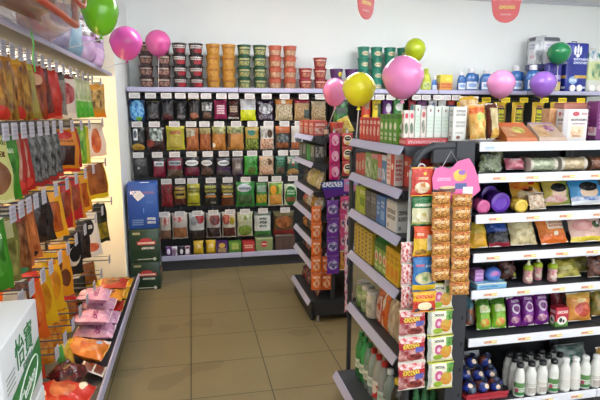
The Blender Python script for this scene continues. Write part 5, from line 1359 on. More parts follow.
# shelf 5
G5 = 'goods on the fifth shelf facing the camera'
r = empty('toy_sweet_tray', (xpos(486, EZ[4] + .03), GYM - .01, EZ[4] - .0035))
obj('tray', MB().bbox(-.065, -.035, 0, .065, .045, .026, .003), prt('#7ab0d0', (T(.1, .3, .7, .7, '#2a6aa0', 1, 10), R(0, .85, 1, 1, '#e0d0a0')), .35), r)
obj('blue_tub', MB().blob(.02, .0, .052, .036, .026, .03, 16, 9), prt('#4a6ab8', (E(.5, .5, .2, .2, '#a05a9a'), N(0, .2, 1, .5, '#5a82c8', '#3a58a8', 3)), .3), r, True)
obj('pink_box', MB().bbox(-.062, -.01, .026, -.022, .03, .075, .004), prt('#a870b0', (T(.1, .2, .9, .8, '#d8b0dc', 2, 4),), .35), r)
tag(r, 'light blue tray with a pink box and round blue tub, fifth shelf', 'tray', G5)
stand('dark_bag', 'dark clear bag of brown sweets lying beside the blue tray', 'snack bag', 500, 517, .085, 4, '#3a2420', (N(0, 0, 1, 1, '#2a1c1a', '#6a4038', 4), R(.7, .1, .95, .25, '#9aa83a')), G5, seed=31, tilt=20, Y=GYM + .03)
for k, px in enumerate([528, 537.5, 552.5]):
    Y = GYM + (.0, .03, .0)[k]
    o = empty('baby_bottle', (xpos(px, EZ[4] + .04, Y), Y, EZ[4] - .0035))
    obj('bottle_body', MB().lathe([(.016, 0), (.019, .003), (.019, .03), (.0165, .036), (.019, .044), (.019, .052), (.014, .058)], 20), prt(['#d8a0a0', '#d88a9a', '#cf9a9a'][k], (N(.1, .2, .9, .8, '#e8d0c0', '#c05a6a', 4), R(.3, .2, .7, .5, '#d8c4b0')), .2, coat=.6), o, True)
    obj('collar', MB().lathe([(.018, .056), (.0195, .058), (.0195, .068), (.014, .075), (.008, .077)], 20), flat('#a8c02a', .3), o, True)
    obj('nipple', MB().lathe([(.0085, .076), (.008, .08), (.0045, .086), (.0055, .092), (.003, .096), (.0005, .097)], 16), flat('#e8e4c0', .3), o, True)
    tag(o, ['left baby-bottle sweet with lime collar on the fifth shelf', 'middle baby-bottle sweet, behind the left one on the fifth shelf', 'right baby-bottle sweet standing apart on the fifth shelf'][k], 'sweet bottle', 'baby-bottle sweets on the fifth shelf')
for k, (a, b, y) in enumerate([(558, 582, 0), (574, 600, .05)]):
    stand('snack_bag', ['olive yellow bag lying right of the baby-bottle sweets', 'olive yellow bag behind another at the right of the fifth shelf'][k], 'snack bag', a, b, .085, 4, '#a89c3c', (N(0, 0, 1, 1, '#b8ac4a', '#7a7430', 3), R(.1, .3, .6, .5, '#c9c07a')), G5, seed=33 + k, tilt=38, Y=GYM + y)
stand('snack_bag', 'brown bag at the right edge of the fifth shelf', 'snack bag', 588, 606, .09, 4, '#5a3424', (N(0, 0, 1, 1, '#6a4030', '#3a2018', 4),), G5, seed=36, tilt=12, Y=GYM - .02)
# shelf 6
G6 = 'bags on the sixth shelf facing the camera'
GRN = (R(0, .8, 1, 1, '#4a7a2c'), T(.15, .55, .85, .72, '#e0e4c0', 1, 6), B(.45, .24, .3, .14, '#d86a3a', '#b5c44a', 3), E(.4, .72, .26, .1, '#c8c890'))
stand('snack_bag', 'narrow teal and orange bag at the left end of the sixth shelf', 'snack bag', 466, 477, .12, 5, '#5a8a9a', (N(0, 0, 1, .6, '#b5602c', '#4a8a9a', 3), R(.6, 0, 1, 1, '#a83a30')), G6, Y=GYM + .05, seed=41)
for k, (a, b) in enumerate([(477.5, 492), (492.5, 507)]):
    stand('snack_bag', ['left', 'right'][k] + ' bright green bag with orange print of a pair', 'snack bag', a, b, .125, 5, '#7aae2c', GRN, G6, seed=42 + k, tilt=14)
PUR = (E(.5, .62, .3, .16, '#c9a8c8'), E(.5, .62, .2, .1, '#6a1a6a'), B(.4, .25, .3, .12, '#c8a0b0', '#8a2a6a', 4), T(.2, .82, .8, .94, '#d8c0dc', 1, 5))
for k, (a, b) in enumerate([(509, 522), (522.5, 535), (535.5, 549.5)]):
    stand('snack_bag', ['left', 'middle', 'right'][k] + ' purple bag with round pale logo of three', 'snack bag', a, b, .13 - .008 * (k == 0), 5, '#6a1a78', PUR, G6, seed=45 + k, tilt=14)
place(carton('#b5283a', (R(0, 0, 1, .3, '#5a8a3a'), T(.1, .66, .9, .88, '#f0d8d0', 1, 5), E(.5, .34, .36, .22, '#e8e4dc'), E(.4, .36, .12, .12, '#2a2424'), E(.62, .3, .08, .08, '#2a2424')), .062, .04, .085), 'candy_box', 'red and green box with black and white patch on the sixth shelf', 'box',
      (xpos(559, EZ[5] + .04), GYM, EZ[5] - .0035), (0, 0, 0), G6)
stand('snack_bag', 'orange bag with a red crab-like print on the sixth shelf', 'snack bag', 568.5, 592, .12, 5, '#d08a3a', (B(.55, .42, .34, .26, '#a8302a', '#c85a3a', 3), R(0, .84, 1, 1, '#d8a850'), E(.5, .75, .2, .08, '#e0c080')), G6, seed=49, tilt=12)
stand('snack_bag', 'maroon bag behind the red and green box, sixth shelf', 'snack bag', 551, 568, .13, 5, '#7a1c2c', (N(0, .4, 1, 1, '#8a2434', '#5a1420', 3),), G6, Y=GYM + .08, seed=50, tilt=8)
stand('snack_bag', 'brown and green bag at the right edge of the sixth shelf', 'snack bag', 592.5, 608, .11, 5, '#8a6a34', (N(0, 0, 1, 1, '#a8823c', '#5a6a2c', 3),), G6, seed=51, Y=GYM + .03)
# shelf 7: milk bottles and the pile of wrapped sweets
z7 = EZ[6] - .0035
MQ = 1.09
MP = [(.0185, 0), (.0205, .003), (.0205, .07), (.0195, .076), (.0205, .082), (.0195, .092), (.0125, .112), (.0115, .118), (.0115, .124)]
MC = [(.0128, .117), (.0135, .119), (.0135, .131), (.0105, .134)]
MCW = [(.0128, .1171), (.0135, .119), (.0135, .131), (.0105, .134)]
MP = [(a * MQ, b * MQ) for a, b in MP]; MC = [(a * MQ, b * MQ) for a, b in MC]
milk = prt('#dcdcd6', (), .3, coat=.4)
MG = (R(.08, .05, .92, .3, '#2f7a3c'), R(.0, .62, 1, 1, '#5c8a50'), T(.15, .34, .85, .58, '#4a7a4c', 2, 5), E(.2, .4, .1, .16, '#a83a5a'))
MPn = (T(.1, .2, .9, .8, '#c9c4bc', 4, 8),)
MBc = (R(.2, .1, .7, .5, '#8a7a70'), T(.2, .12, .7, .48, '#d8d4cc', 4, 9), T(.1, .6, .9, .85, '#b0aca4', 2, 8))
for k, (px, capc, lab, nm) in enumerate([(519, '#26262a', MG, 'green label'), (530.5, '#26262a', MBc, 'barcode side'), (541.5, '#26262a', MBc, 'barcode side'), (553, '#26262a', MG, 'green label'), (564.5, '#dcdcd8', MPn, 'plain side'), (574.5, '#dcdcd8', MPn, 'plain side'), (584.5, '#dcdcd8', MG, 'green label'), (595, '#dcdcd8', MBc, 'barcode side')]):
    Y = GYM - .025
    place(bottle_tpl(MP, milk, MC, capc, (.008, .066), ('#dedcd4', lab, .4)), 'milk_bottle', 'white milk drink bottle, ' + ORD[k] + ' from left in the front row, ' + nm, 'bottle', (xpos(px, z7 + .06, Y), Y, z7), (0, 0, 0), 'milk drink bottles on the lowest shelf')
for rw, (dY, xs) in enumerate([(.022, [514, 524, 535, 546, 557]), (.068, [508, 517, 528, 539, 550])]):
    for k, px in enumerate(xs):
        Y = GYM + dY
        place(bottle_tpl(MP, milk, MC, '#222226', (.008, .066), ('#dedcd4', MPn, .4)), 'milk_bottle', 'white milk drink bottle with black cap, ' + ORD[k] + ' from left in the ' + ['second', 'third'][rw] + ' row', 'bottle', (xpos(px, z7 + .06, Y) + .002 * k, Y, z7), (0, 0, 0), 'milk drink bottles on the lowest shelf')
r = empty('sweet_tray', (xpos(483, z7 + .02), GYM + .012, z7), 0)
m = MB(); m.bbox(-.095, -.045, 0, .095, .1, .012, .003)
obj('tray_floor', m, flat('#a8303a', .4), r)
m = MB(); m.add([(-.095, -.045, .012), (.095, -.045, .012), (.095, -.05, .034), (-.095, -.05, .034), (-.095, -.041, .012), (.095, -.041, .012), (.095, -.046, .034), (-.095, -.046, .034)], [(0, 1, 2, 3), (7, 6, 5, 4), (3, 2, 6, 7), (0, 3, 7, 4), (1, 5, 6, 2)])
obj('front_flap', m, prt('#b5303c', (T(.1, .2, .9, .8, '#d8a0a0', 1, 12),), .4), r)
m = MB(); m.add([(-.07, .098, .012), (.07, .098, .012), (.055, .125, .135), (-.04, .125, .135), (-.07, .101, .012), (.07, .101, .012), (.055, .128, .135), (-.04, .128, .135)], [(0, 1, 2, 3), (7, 6, 5, 4), (3, 2, 6, 7), (0, 3, 7, 4), (1, 5, 6, 2)])
obj('back_card', m, flat('#b9bcc0', .45), r)
tag(r, 'red sweet tray with grey back card at the left of the lowest shelf', 'tray', 'lowest shelf goods facing the camera')
tx = xpos(483, z7 + .02)
SW = (B(.3, .6, .25, .3, '#1f3690', '#141f58', 3), B(.7, .35, .25, .25, '#66788a', '#2a3442', 4), E(.55, .7, .14, .12, '#d8c0a8'), N(-.5, 0, .1, 1, '#8a4a3a', '#1c1c24', 4), N(.9, 0, 1.5, 1, '#20202a', '#2a48a8', 4))
ws = prt('#17171e', SW, .3, coat=.3)
q = 0
for rw, (n_, y0, zz, x0, dx) in enumerate([(3, -.008, .042, -.062, .061), (3, .044, .07, -.056, .061), (3, .088, .105, -.062, .061)]):
    for k in range(n_):
        o = MB().blob(0, 0, 0, .029, .026, .028, 16, 10, q, .1)
        b = obj('wrapped_sweet', o, ws, None, True, (tx + x0 + dx * k, GYM + .012 + y0, z7 + zz), (radians(20 * (q % 3) - 10), 0, radians(37 * q % 60 - 30)))
        tw = MB(); tw.lathe([(.004, .025), (.006, .03), (.014, .037), (.013, .038), (.004, .031)], 10)
        obj('twist_end', tw, flat('#2c3450', .3), b, True)
        tag(b, 'round blue and black wrapped sweet, ' + ORD[k] + ' from left in the ' + ['front', 'middle', 'back'][rw] + ' row of the tray', 'sweet', 'wrapped sweets heaped in the red tray')
        q += 1
stand('snack_bag', 'grey-green bag lying behind the milk bottles', 'snack bag', 560, 590, .1, 6, '#6a7a78', (N(0, 0, 1, 1, '#8a9a94', '#3a5a54', 3), R(.3, .2, .6, .5, '#2f6a5c')), 'lowest shelf goods facing the camera', Y=GYM + .13, seed=61, tilt=30)
stand('snack_bag', 'tan bag at the right edge of the lowest shelf', 'snack bag', 598, 616, .12, 6, '#b58a3c', (N(0, 0, 1, 1, '#c9a44a', '#8a5a2c', 3),), 'lowest shelf goods facing the camera', Y=GYM + .04, seed=62)

# ------------------------------------------------------------------ short gondola farther back
FX0, FX1, FY0, FY1 = .815, 1.13, 3.50, 4.14
FZ = [1.352, 1.165, .963, .79, .6, .43, .153]
_, fg = gondola(FX0, FX1, FY0, FY1, FZ, 'short charcoal gondola shelving farther back, with hanging sweet strips on its near end', .02)
obj('end_panel', MB().box(FX0 - FX1 + .02, -.03, .045, .12, -.014, .16), CHAR, fg)
obj('foot', MB().lathe([(.012, 0), (.014, .004), (.01, .02), (.01, .05)], 12, FX0 - FX1 + .045, -.022, 0), flat('#b8b8bc', .3, .7), fg, True)
obj('end_post', MB().bbox(-.175, -.03, .14, -.145, -.014, FZ[0] - .004, .003), CHAR, fg)
obj('top_rail', MB().bbox(-.24, -.03, FZ[0] - .03, .12, -.014, FZ[0] - .004, .003), CHAR, fg)


def fy(t): return FY1 - .06 - t * (FY1 - FY0 - .12)


FGR = 'goods on the short far gondola'
for k in range(3):
    place(carton('#b84438', (N(.1, .1, .9, .55, '#d8c0b0', '#a83a30', 4), T(.15, .6, .85, .85, '#e8d0c4', 1, 5)), .14, .1, .105), 'red_box', 'red and white box on top of the far gondola, ' + ORD[k] + ' from its far end', 'box', (FX0 + .08, fy(.16 + .33 * k), FZ[0] - .0035), (0, 0, -pi / 2), 'red boxes on top of the far gondola')
place(cup_tpl('#b5382e', (N(.2, .2, .8, .6, '#d8a890', '#8e2420', 5),), '#c8584a', .05, .04, .095), 'red_cup', 'red paper cup with lid at the near end of the far gondola top', 'cup', (1.005, 3.545, FZ[0] - .0035), (0, 0, 0))
place(bottle_tpl([(.014, 0), (.016, .003), (.016, .05), (.008, .07), (.007, .08)], prt('#2a1c18', ()), [(.0085, .074), (.009, .076), (.009, .09), (.007, .092)], '#b53a2a', (.01, .045), ('#c8a890', ())), 'sauce_bottle', 'small dark sauce bottle beside the red cup', 'bottle', (.93, 3.545, FZ[0] - .0035))
stand_y = 3.545
place(pouch('#d8c04a', (N(0, 0, 1, 1, '#e0cc5a', '#b8982a', 3),), .09, .12, .03, '#e0d070', 700), 'yellow_bag', 'small yellow bag leaning at the near end of the far gondola top', 'bag', (1.115, 3.60, FZ[0] + .012), (radians(-8), radians(-24), 0))
shelf_kinds = [
 [('dark glass-look carton with silver front', '#4a4c48', (N(.1, .15, .9, .85, '#a8aca6', '#3a3c3a', 4),)), ('black and silver carton', '#3a3c3a', (N(.1, .3, .9, .9, '#b9bcb4', '#2f312f', 4),)), ('carton with bright green side', '#2f8a3c', (N(.3, .2, .9, .8, '#3faa4c', '#1f6a2c', 3),))],
 [('dark grey bag', '#3f3a38', (N(0, 0, 1, 1, '#4f4a46', '#2a2624', 4),)), ('cream noodle pack', '#c9bc98', (N(0, 0, 1, 1, '#d8ccb0', '#a89870', 4),)), ('pale yellow noodle pack', '#cfc47a', (N(0, 0, 1, 1, '#d8d09a', '#b0a45a', 4),))],
 [('tan bag with pink print', '#b5906a', (N(0, 0, 1, 1, '#c4a07c', '#8a6040', 4), E(.6, .4, .2, .14, '#c05a6a'))), ('white and grey bag', '#b9b4ac', (N(0, 0, 1, 1, '#cfcac4', '#8a847c', 4),)), ('golden brown bag', '#b08038', (N(0, 0, 1, 1, '#c0943f', '#7a5420', 4),))],
 [('brown chip bag', '#9a6a40', (N(0, 0, 1, 1, '#b08050', '#6a4424', 4),)), ('black and tan bag', '#5a4434', (N(0, 0, 1, 1, '#7a6048', '#2f2420', 4),)), ('rust coloured bag', '#a8542c', (N(0, 0, 1, 1, '#b8683a', '#7a3418', 4),))],
 [('dark maroon bag', '#4a2024', (N(0, 0, 1, 1, '#5e2c30', '#2a1216', 4),)), ('pink and brown bag', '#8a5a5c', (N(0, 0, 1, 1, '#a87478', '#5a3438', 4),)), ('glossy black bag', '#26201f', (N(0, 0, 1, 1, '#3a3230', '#141110', 4),))],
 [('wine red bag', '#5a1c28', (N(0, 0, 1, 1, '#6e2834', '#3a1018', 4),)), ('black and pink bag', '#3a2428', (N(0, 0, 1, 1, '#8a5a62', '#241418', 4),)), ('dark brown bag', '#402a22', (N(0, 0, 1, 1, '#54382c', '#261812', 4),))]]
for si, row in enumerate(shelf_kinds):
    for k in range(4):
        look, base, lay = row[k % 3] if k < 3 else row[1]
        z = FZ[si + 1] - .0035
        lab = look + ', ' + ORD[k] + ' from far end, ' + ['second', 'third', 'fourth', 'fifth', 'sixth', 'lowest'][si] + ' far gondola shelf'
        x = FX0 + .07 - (.0 if si < 5 else .01)
        if si == 0:
            place(carton(base, lay, .12, .08, .12), 'snack_carton', lab, 'box', (x, fy(.12 + .26 * k), z), (0, 0, -pi / 2), FGR)
        else:
            place(pouch(base, lay, .125, .125, .05, base, 710 + si * 5 + k, bottom=True, crumple=.2), 'snack_bag', lab, 'snack bag', (x, fy(.1 + .265 * k), z + .006), (radians(-20), 0, -pi / 2), FGR)

# strips of sweets hanging on its near end
SY = FY0 - .065


def strip_col(sname, label, x0, x1, y0, y1, n, base, lay, grp, Y=SY, seal='#d8d4c8', seed=0, d=.02, cat='packet', over=.06):
    nm = {2: ['top', 'bottom'], 3: ['top', 'middle', 'bottom'], 4: ['topmost', 'second', 'third', 'lowest'], 5: ['topmost', 'second', 'third', 'fourth', 'lowest']}[n]
    hh = (y1 - y0) / n
    for k in range(n):
        hang('sweet_packet', label.format(nm[k]), cat, x0, x1, y0 + hh * k, y0 + hh * (k + 1) - .3, base, lay, grp, Y=Y, d=d, seal=seal, seed=seed + k)
    xm = onY((x0 + x1) / 2, (y0 + y1) / 2, Y)[0]
    za, zb_ = onY((x0 + x1) / 2, y0, Y)[2], onY((x0 + x1) / 2, y1, Y)[2]
    sh = empty('hanging_strip', (xm, Y + .015, za))
    obj('strip', MB().bbox(-.008, 0, zb_ - za + .02, .008, .0015, .02, .0004), flat('#cfd2d4', .35), sh)
    obj('hook', MB().tube([(0, 0, .015), (0, .0, .03), (0, .015, .036), (0, .022, .03)], .002, 6), CHROME, sh, True)
    tag(sh, 'clear strip behind the ' + sname, 'hanger')


MGT = (E(.55, .52, .34, .34, '#e0a0c0'), B(.55, .5, .24, .22, '#e8c0d0', '#c83a80', 4), R(0, .92, 1, 1, '#a01858'))
strip_col('magenta packets on the far gondola end', '{} magenta packet with pink circle on the far gondola end', 329, 340, 133, 180, 3, '#c02070', MGT, 'magenta packets on the far gondola end', seed=800, seal='#b01a62')
YWT = (E(.5, .5, .4, .36, '#e8d8b8'), E(.5, .62, .3, .16, '#2a2624'), T(.3, .56, .7, .68, '#d8d0c8', 1, 4), R(0, 0, 1, .12, '#b5303c'), E(.5, .25, .24, .1, '#d8b060'))
strip_col('cream cup packets on the far gondola end', '{} cream cup packet with dark oval on the far gondola end', 342, 353, 133, 176, 3, '#c03a3c', YWT, 'cup packets on the far gondola end', seed=810, seal='#c86a5a')
ORT = (B(.5, .4, .34, .26, '#e8b890', '#c8561c', 4), T(.15, .66, .85, .86, '#f0d0b0', 1, 4), R(0, 0, 1, .06, '#b84a14'))
strip_col('left column of orange packets', '{} orange packet of the left orange strip', 311, 321.5, 206, 290, 5, '#d8661e', ORT, 'orange packets on the far gondola end', seed=820, seal='#d8702c', Y=SY - .01)
strip_col('right column of orange packets', '{} orange packet of the right orange strip', 321.5, 331.5, 256, 290, 2, '#c8561a', ORT, 'orange packets on the far gondola end', seed=830, seal='#c8602a', Y=SY + .0)
PUT = (B(.5, .5, .4, .26, '#d8c8e8', '#4a3a9a', 4), T(.15, .38, .85, .62, '#2c2a6a', 1, 5), R(0, .86, 1, 1, '#5a1a80'))
strip_col('purple packets on the far gondola end', '{} purple packet of the purple strip', 326.5, 339, 200, 274, 4, '#6a2a9a', PUT, 'purple packets on the far gondola end', seed=840, seal='#7a3aa8', Y=SY - .04)
PKT = (B(.5, .5, .4, .26, '#e0c0d0', '#6a2a5a', 4), T(.15, .4, .85, .6, '#4a1a4a', 1, 5))
strip_col('pink packets on the far gondola end', '{} pink packet of the pink strip', 339.5, 350, 196, 250, 3, '#c8407a', PKT, 'pink packets on the far gondola end', seed=850, seal='#d85a90', Y=SY - .03)
hang('sweet_packet', 'amber packet hanging below the pink strip', 'packet', 339.5, 349, 250.5, 270, '#c87a2c', (N(.1, .1, .9, .9, '#e0a85a', '#8a4a1c', 4),), 'pink packets on the far gondola end', Y=SY - .03, seed=856)
# purple and blue header card
hc = empty('header_card', (onY(340, 187, SY - .06)[0], SY - .06, onY(340, 187, SY - .06)[2]))
def fl(px, py): q = onY(px, py, SY - .06); return (q[0] - hc.location[0], q[2] - hc.location[2])
out = [fl(*p) for p in [(320.5, 183), (340, 180), (358, 177), (358, 186), (354, 192), (342, 195), (326, 199)]]
n = len(out)
m = MB(); m.add([(x, -.001, z) for x, z in out] + [(x, .001, z) for x, z in out], [tuple(range(n)), tuple(range(2 * n - 1, n - 1, -1))] + [(k, (k + 1) % n, n + (k + 1) % n, n + k) for k in range(n)],
      [[((x + .14) / .28, (z + .08) / .16) for x, z in out], [(0, 0)] * n] + [[(0, 0)] * 4] * n)
obj('card', m, prt('#5a2a8a', (R(.0, .42, .6, .82, '#2a3f9a'), T(.05, .46, .56, .78, '#e8ecf4', 1, 5), R(.6, .3, 1, 1, '#c87ab0'), T(.65, .55, .95, .75, '#8ac0d8', 1, 3)), .35), hc)
m = MB(); m.tube([(-.03, .002, .02), (0, .004, .075), (.04, .002, .035)], .002, 6)
obj('wire', m, CHROME, hc, True)
tag(hc, 'purple and blue header card with white letters on the far gondola end', 'card')
PWT = (N(0, .3, 1, .8, '#e8e0e4', '#c83a70', 4), E(.4, .6, .22, .2, '#3a4a8a'), R(0, 0, 1, .14, '#d8a0b8'))
strip_col('pink and white packets by the middle gondola', '{} pink and white packet hanging at the far end of the middle gondola', 344.5, 352.5, 214, 312, 5, '#d8c4cc', PWT, 'pink and white packets by the middle gondola', seed=860, seal='#c84a7a', Y=GY1 + .065)

# ------------------------------------------------------------------ detergent, tissue and balloons along the back wall deck
def jug(name, label, px, w, h, base, lay, capc, Y=5.13, grp='detergent on the back wall deck', handle=True):
    x = onY(px, 80, Y)[0]
    r = empty(name, (x, Y, ZDK))
    m = MB(); n = 20
    prof = [(.46, 0), (.5, .02), (.5, .45), (.47, .6), (.36, .74), (.2, .82), (.17, .84)]
    m.lathe([(a * w, b * h) for a, b in prof], n, sy=.62)
    obj('jug_body', m, flat(base, .25, coat=.4), r, True)
    if handle:
        m = MB(); m.tube([(w * .3, 0, h * .74), (w * .5, 0, h * .72), (w * .58, 0, h * .55), (w * .5, 0, h * .36)], h * .05, 8)
        obj('handle', m, flat(base, .25, coat=.4), r, True)
    m = MB(); m.lathe([(w * .22, h * .8), (w * .24, h * .82), (w * .22, h * .985), (w * .18, h)], 16)
    obj('cap', m, flat(capc, .3), r, True)
    pr = [(w * (.502 + .004), h * (.1 + .32 * q / 4)) for q in range(5)]
    m = MB()
    vs = []; fs = []; us = []
    for j, (rr, z) in enumerate(pr):
        for k in range(13):
            a = pi * (.18 + .64 * k / 12)
            vs.append((-rr * cos(a), -rr * sin(a) * .62, z))
    for j in range(4):
        for k in range(12):
            fs.append((j * 13 + k, j * 13 + k + 1, (j + 1) * 13 + k + 1, (j + 1) * 13 + k)); us.append([(k / 12, j / 4), ((k + 1) / 12, j / 4), ((k + 1) / 12, (j + 1) / 4), (k / 12, (j + 1) / 4)])
    m.add(vs, fs, us)
    obj('label', m, prt(*lay), r, True)
    tag(r, label, 'bottle', grp)


jug('detergent_bottle', 'yellow-green detergent bottle behind the big pink balloon', 426, .11, .23, '#bcc43a', ('#c8d06a', (B(.5, .5, .3, .3, '#4a8a3a', '#d8d8a0', 4),)), '#c8cc4a', handle=False)
jug('detergent_bottle', 'small blue bottle beside the yellow-green one', 434.5, .06, .15, '#3a6ab0', ('#c8d4e4', ()), '#e0e0e0', handle=False)
place(carton('#d8c43a', (R(0, .1, 1, .55, '#d89a4a'), T(.1, .16, .9, .5, '#c8402c', 2, 5), E(.6, .75, .2, .1, '#e8d86a'), R(0, 0, 1, .1, '#c87a2c')), .14, .09, .165, '#e0d05a'), 'yellow_box', 'yellow washing powder pack with red print on the back wall deck', 'box', (onY(444.5, 80, 5.13)[0], 5.13, ZDK))
BLB = ('#d8e0ec', (E(.5, .55, .36, .3, '#a8c4e4'), T(.2, .3, .8, .7, '#6a8ac0', 2, 5)))
for k, (px, w, h) in enumerate([(461.5, .085, .17), (471, .13, .195), (486, .13, .19), (499, .12, .18), (515.5, .145, .225), (532.5, .15, .225)]):
    jug('detergent_jug', 'blue detergent jug with white cap, ' + ORD[k] + ' from left on the back wall deck', px, w * 1.13, h * 1.24, '#3568a8', BLB, '#e6e6ea', 5.14 if k < 5 else 5.015, 'blue detergent jugs on the back wall deck', k > 0)


def tissue(name, label, px0, px1, h, Y, base, lay, d=.16, z=ZDK, rolls=0, rz=0.0, dy=0):
    x0, x1 = onY(px0, 65, Y)[0], onY(px1, 65, Y)[0]
    w = x1 - x0
    o = obj(name, MB().bbox(-w / 2, -d / 2, 0, w / 2, d / 2, h, .022), prt(base, lay, .2, coat=.5), None, True, ((x0 + x1) / 2, Y, z), (0, 0, rz))
    m = MB(); m.tube([(-.03, -.0, h - .002), (-.028, 0, h + .02), (.028, 0, h + .02), (.03, 0, h - .002)], .005, 6)
    obj('carry_loop', m, flat(base, .3), o, True)
    for q in range(rolls):
        m = MB(); m.lathe([(.012, 0), (.036, 0), (.036, .012), (.012, .012)], 20)
        obj('roll_end', m, flat('#e6e6e2', .7), o, True, (-.045 + .085 * q, -d / 2 + .002, .04), (pi / 2, 0, 0))
    return tag(o, label, 'pack', 'paper packs on the back wall deck')


tissue('tissue_pack', 'dark blue tissue pack under the tall grey-white pack', 529, 553, .2, 5.16, '#3a4a8a', (N(0, 0, 1, 1, '#4a5a98', '#2a3470', 3),))
tissue('tissue_pack', 'tall grey-white multi-roll pack at top left of the paper packs', 529, 554, .36, 5.16, '#a9adb4', (R(0, 0, 1, .25, '#4a4f7c'), R(.35, .2, 1, .85, '#d4d6da'), T(.45, .62, .95, .8, '#8a94b8', 2, 4), T(.5, .34, .95, .48, '#c08a9a', 1, 4), N(0, .2, .3, .9, '#7a8088', '#c4c8cc', 4), R(.35, .88, 1, 1, '#5c6068')), z=ZDK + .224)
tissue('tissue_pack', 'violet and gold pack in front, below the green balloon', 546, 560, .3, 4.995, '#3a348a', (R(0, 0, 1, .28, '#c8b478'), T(.1, .4, .9, .6, '#b8a8d8', 1, 5), R(0, .28, 1, .34, '#d8b44a')), d=.09)
tissue('tissue_pack', 'deep blue toilet roll pack with white plume and gold swoosh', 561.5, 583, .515, 5.05, '#20308c', (E(.35, .84, .05, .09, '#e4e8f0'), E(.48, .87, .05, .1, '#e4e8f0'), E(.6, .84, .05, .09, '#e4e8f0'), E(.48, .74, .09, .04, '#e4e8f0'), T(.3, .56, .95, .7, '#c8d0e8', 2, 5), E(.35, .24, .2, .08, '#8ab0d8'), T(.2, .2, .5, .28, '#e8ecf4', 1, 4), N(.4, .28, 1, .34, '#d8b45a', '#b8943a', 3), T(.6, .06, .95, .12, '#e0e4f0', 1, 5)), rolls=2)
tissue('tissue_pack', 'white and pale green toilet roll pack with leafy tree print', 583.5, 600, .45, 5.06, '#cfd4cc', (R(0, .28, 1, .72, '#c4cf9a'), B(.5, .5, .3, .18, '#5a8a6a', '#c4cf9a', 4), B(.3, .88, .26, .1, '#4a7a9a', '#d8dcd8', 4), E(.75, .86, .2, .1, '#3f8a6a'), E(.75, .86, .1, .05, '#e0e4e0')), rolls=2)
tissue('tissue_pack', 'pale grey-green paper pack at the right edge of the back wall deck', 601, 616, .4, 5.1, '#b4c0b8', (R(0, .3, 1, .7, '#9ab4a4'),))


def balloon(label, px, py, Y, rx, rz_, col, to, kind='stick', tilt=0.0):
    x, _, z = onY(px, py, Y)
    r = empty('balloon', (x, Y, z))
    prof = []
    for k in range(17):
        a = pi * k / 16
        rad = rx * sin(a) * (1 - .1 * (1 + cos(a)) * .5 * (1 if a < pi / 2 else 0)) if 0 < k < 16 else .0006
        prof.append((max(rad, .0006), -rz_ * cos(a) * (1.06 if a < pi / 2 else 1.0)))
    t = NT('balloon_rubber'); b = t.b
    b.inputs['Base Color'].default_value = lin(col); b.inputs['Roughness'].default_value = .22
    b.inputs['Coat Weight'].default_value = .5
    b.inputs['Subsurface Weight'].default_value = .25; b.inputs['Subsurface Radius'].default_value = (.05, .05, .05)
    obj('skin', MB().lathe(prof, 32), t.m, r, True)
    zk = -rz_ * 1.06
    obj('knot', MB().lathe([(.003, zk + .004), (.005, zk - .004), (.011, zk - .015), (.009, zk - .016)], 14), t.m, r, True)
    m = MB()
    if kind == 'stick': m.tube([(0, 0, zk - .012), (to[0] - x, to[1] - Y, to[2] - z)], .003, 8)
    else:
        p0 = (0, 0, zk - .012); p1 = (to[0] - x, to[1] - Y, to[2] - z)
        m.tube([tuple(p0[i] + (p1[i] - p0[i]) * q / 8 + (.012 * sin(q * 1.3) if i == 0 and 0 < q < 8 else 0) for i in range(3)) for q in range(9)], .0022, 6)
    obj(kind, m, flat('#d8d8d8' if kind == 'stick' else '#cfcfd4', .4), r, True)
    tag(r, label, 'balloon', 'party balloons in the shop')


balloon('big pink balloon over the middle gondola, largest of all', 403, 77, 2.15, .0905, .0905, '#ea8cc4', (.905, 2.15, GZ[0]))
balloon('bright yellow balloon beside two pink ones', 359, 89, 2.40, .08, .078, '#e8e224', (.80, 2.463, GZ[0]))
balloon('pink balloon left of the yellow balloon', 335, 92, 3.56, .086, .096, '#e886b4', (.965, 3.70, FZ[0]))
balloon('lime balloon beside the teal buckets', 415, 50, 4.99, .107, .115, '#a8b81e', (onY(412, 85, 4.99)[0], 4.99, ZDK))
balloon('pink balloon in front of the blue detergent jugs', 501, 84, 4.74, .138, .138, '#e494c8', (onY(501, 84, 4.74)[0] + .01, 4.941, 1.712), 'ribbon')
balloon('purple balloon in front of the back wall deck', 543, 84, 4.76, .13, .128, '#9a68cc', (onY(543, 84, 4.76)[0] + .01, 4.941, 1.712), 'ribbon')
balloon('dark green balloon in front of the paper packs', 559, 53, 4.88, .118, .11, '#228450', (onY(557, 85, 4.93)[0], 4.93, 1.742))
balloon('apple green balloon beside the inflated bag', 100, 12, 2.75, .088, .105, '#6fbe1e', (-.565, 2.75, DKL + .011), 'ribbon')
balloon('pink balloon at the far end of the left rack', 126, 43, 3.75, .108, .108, '#d858ac', (-.575, 3.86, DKL + .011), 'ribbon')
balloon('pink balloon in front of the brown noodle cups', 158, 43, 4.87, .112, .112, '#d45a9c', (onY(158, 80, 4.95)[0], 4.95, 1.742))
rb = MB(); rb.tube([(0, 0, 0), (.004, .002, -.05), (-.002, -.002, -.1), (.003, .0, -.15)], .003, 6)
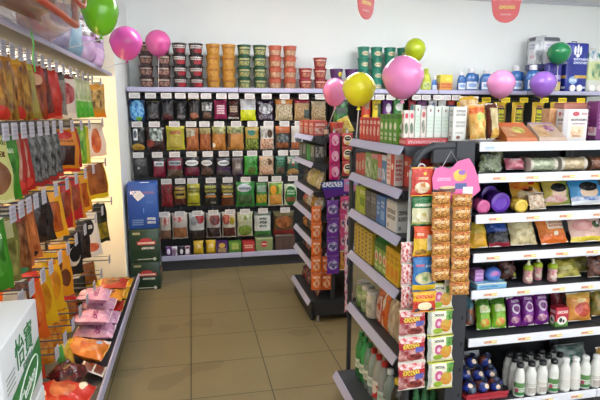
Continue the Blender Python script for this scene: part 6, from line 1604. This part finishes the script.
o = obj('ribbon', rb, flat('#3fa83a', .4), None, True, (-.583, 2.2, DKL + .004))
tag(o, 'thin green ribbon hanging over the left rack lip', 'ribbon')

# hanging red promotion paddles
for k, (px, py, rz, lab) in enumerate([(365.5, 19.5, radians(38), 'red hanging promotion paddle with white letters, left of two'), (505, 23, radians(-12), 'red hanging promotion paddle with white letters, right of two')]):
    x, Y, z = onY(px, py, 3.0)
    r = empty('hanging_sign', (x, Y, z), rz)
    W_2, Hh = .098, .36
    out = []
    for q in range(13):
        a = pi + pi * q / 12
        out.append((W_2 * .86 * cos(a), .085 + .085 * sin(a)))
    out += [(W_2 * 1.05, .2), (W_2 * 1.1, .3), (W_2 * .8, Hh), (-W_2 * .8, Hh), (-W_2 * 1.1, .3), (-W_2 * 1.05, .2)]
    n = len(out)
    m = MB(); m.add([(a, -.002, b) for a, b in out] + [(a, .002, b) for a, b in out], [tuple(range(n)), tuple(range(2 * n - 1, n - 1, -1))] + [(q, (q + 1) % n, n + (q + 1) % n, n + q) for q in range(n)],
                    [[(.5 + a / .22, b / Hh) for a, b in out], [(.5 - a / .22, b / Hh) for a, b in out][::-1]] + [[(0, 0)] * 4] * n)
    obj('paddle', m, prt('#d03a3c', (T(.1, .36, .9, .56, '#e8d8d8', 2, 4), T(.3, .22, .75, .3, '#e0c04a', 1, 5), T(.35, .12, .65, .16, '#e0a0a0', 1, 4), T(.1, .62, .9, .9, '#f0e0e0', 1, 4)), .4), r)
    m = MB(); m.tube([(0, 0, Hh - .003), (0, 0, CEIL - z)], .0015, 6)
    obj('cord', m, flat('#d8d8d8', .5), r)
    tag(r, lab, 'sign', 'red hanging promotion paddles')
#TAIL
S.view_settings.view_transform = 'Standard'
S.view_settings.look = 'None'
S.view_settings.exposure = 1.5
S.view_settings.gamma = 1.0
S.view_settings.use_curve_mapping = False
w = bpy.data.worlds.new('daylight'); S.world = w; w.use_nodes = True
w.node_tree.nodes['Background'].inputs[0].default_value = (.9, .95, 1, 1)
w.node_tree.nodes['Background'].inputs[1].default_value = 1.5
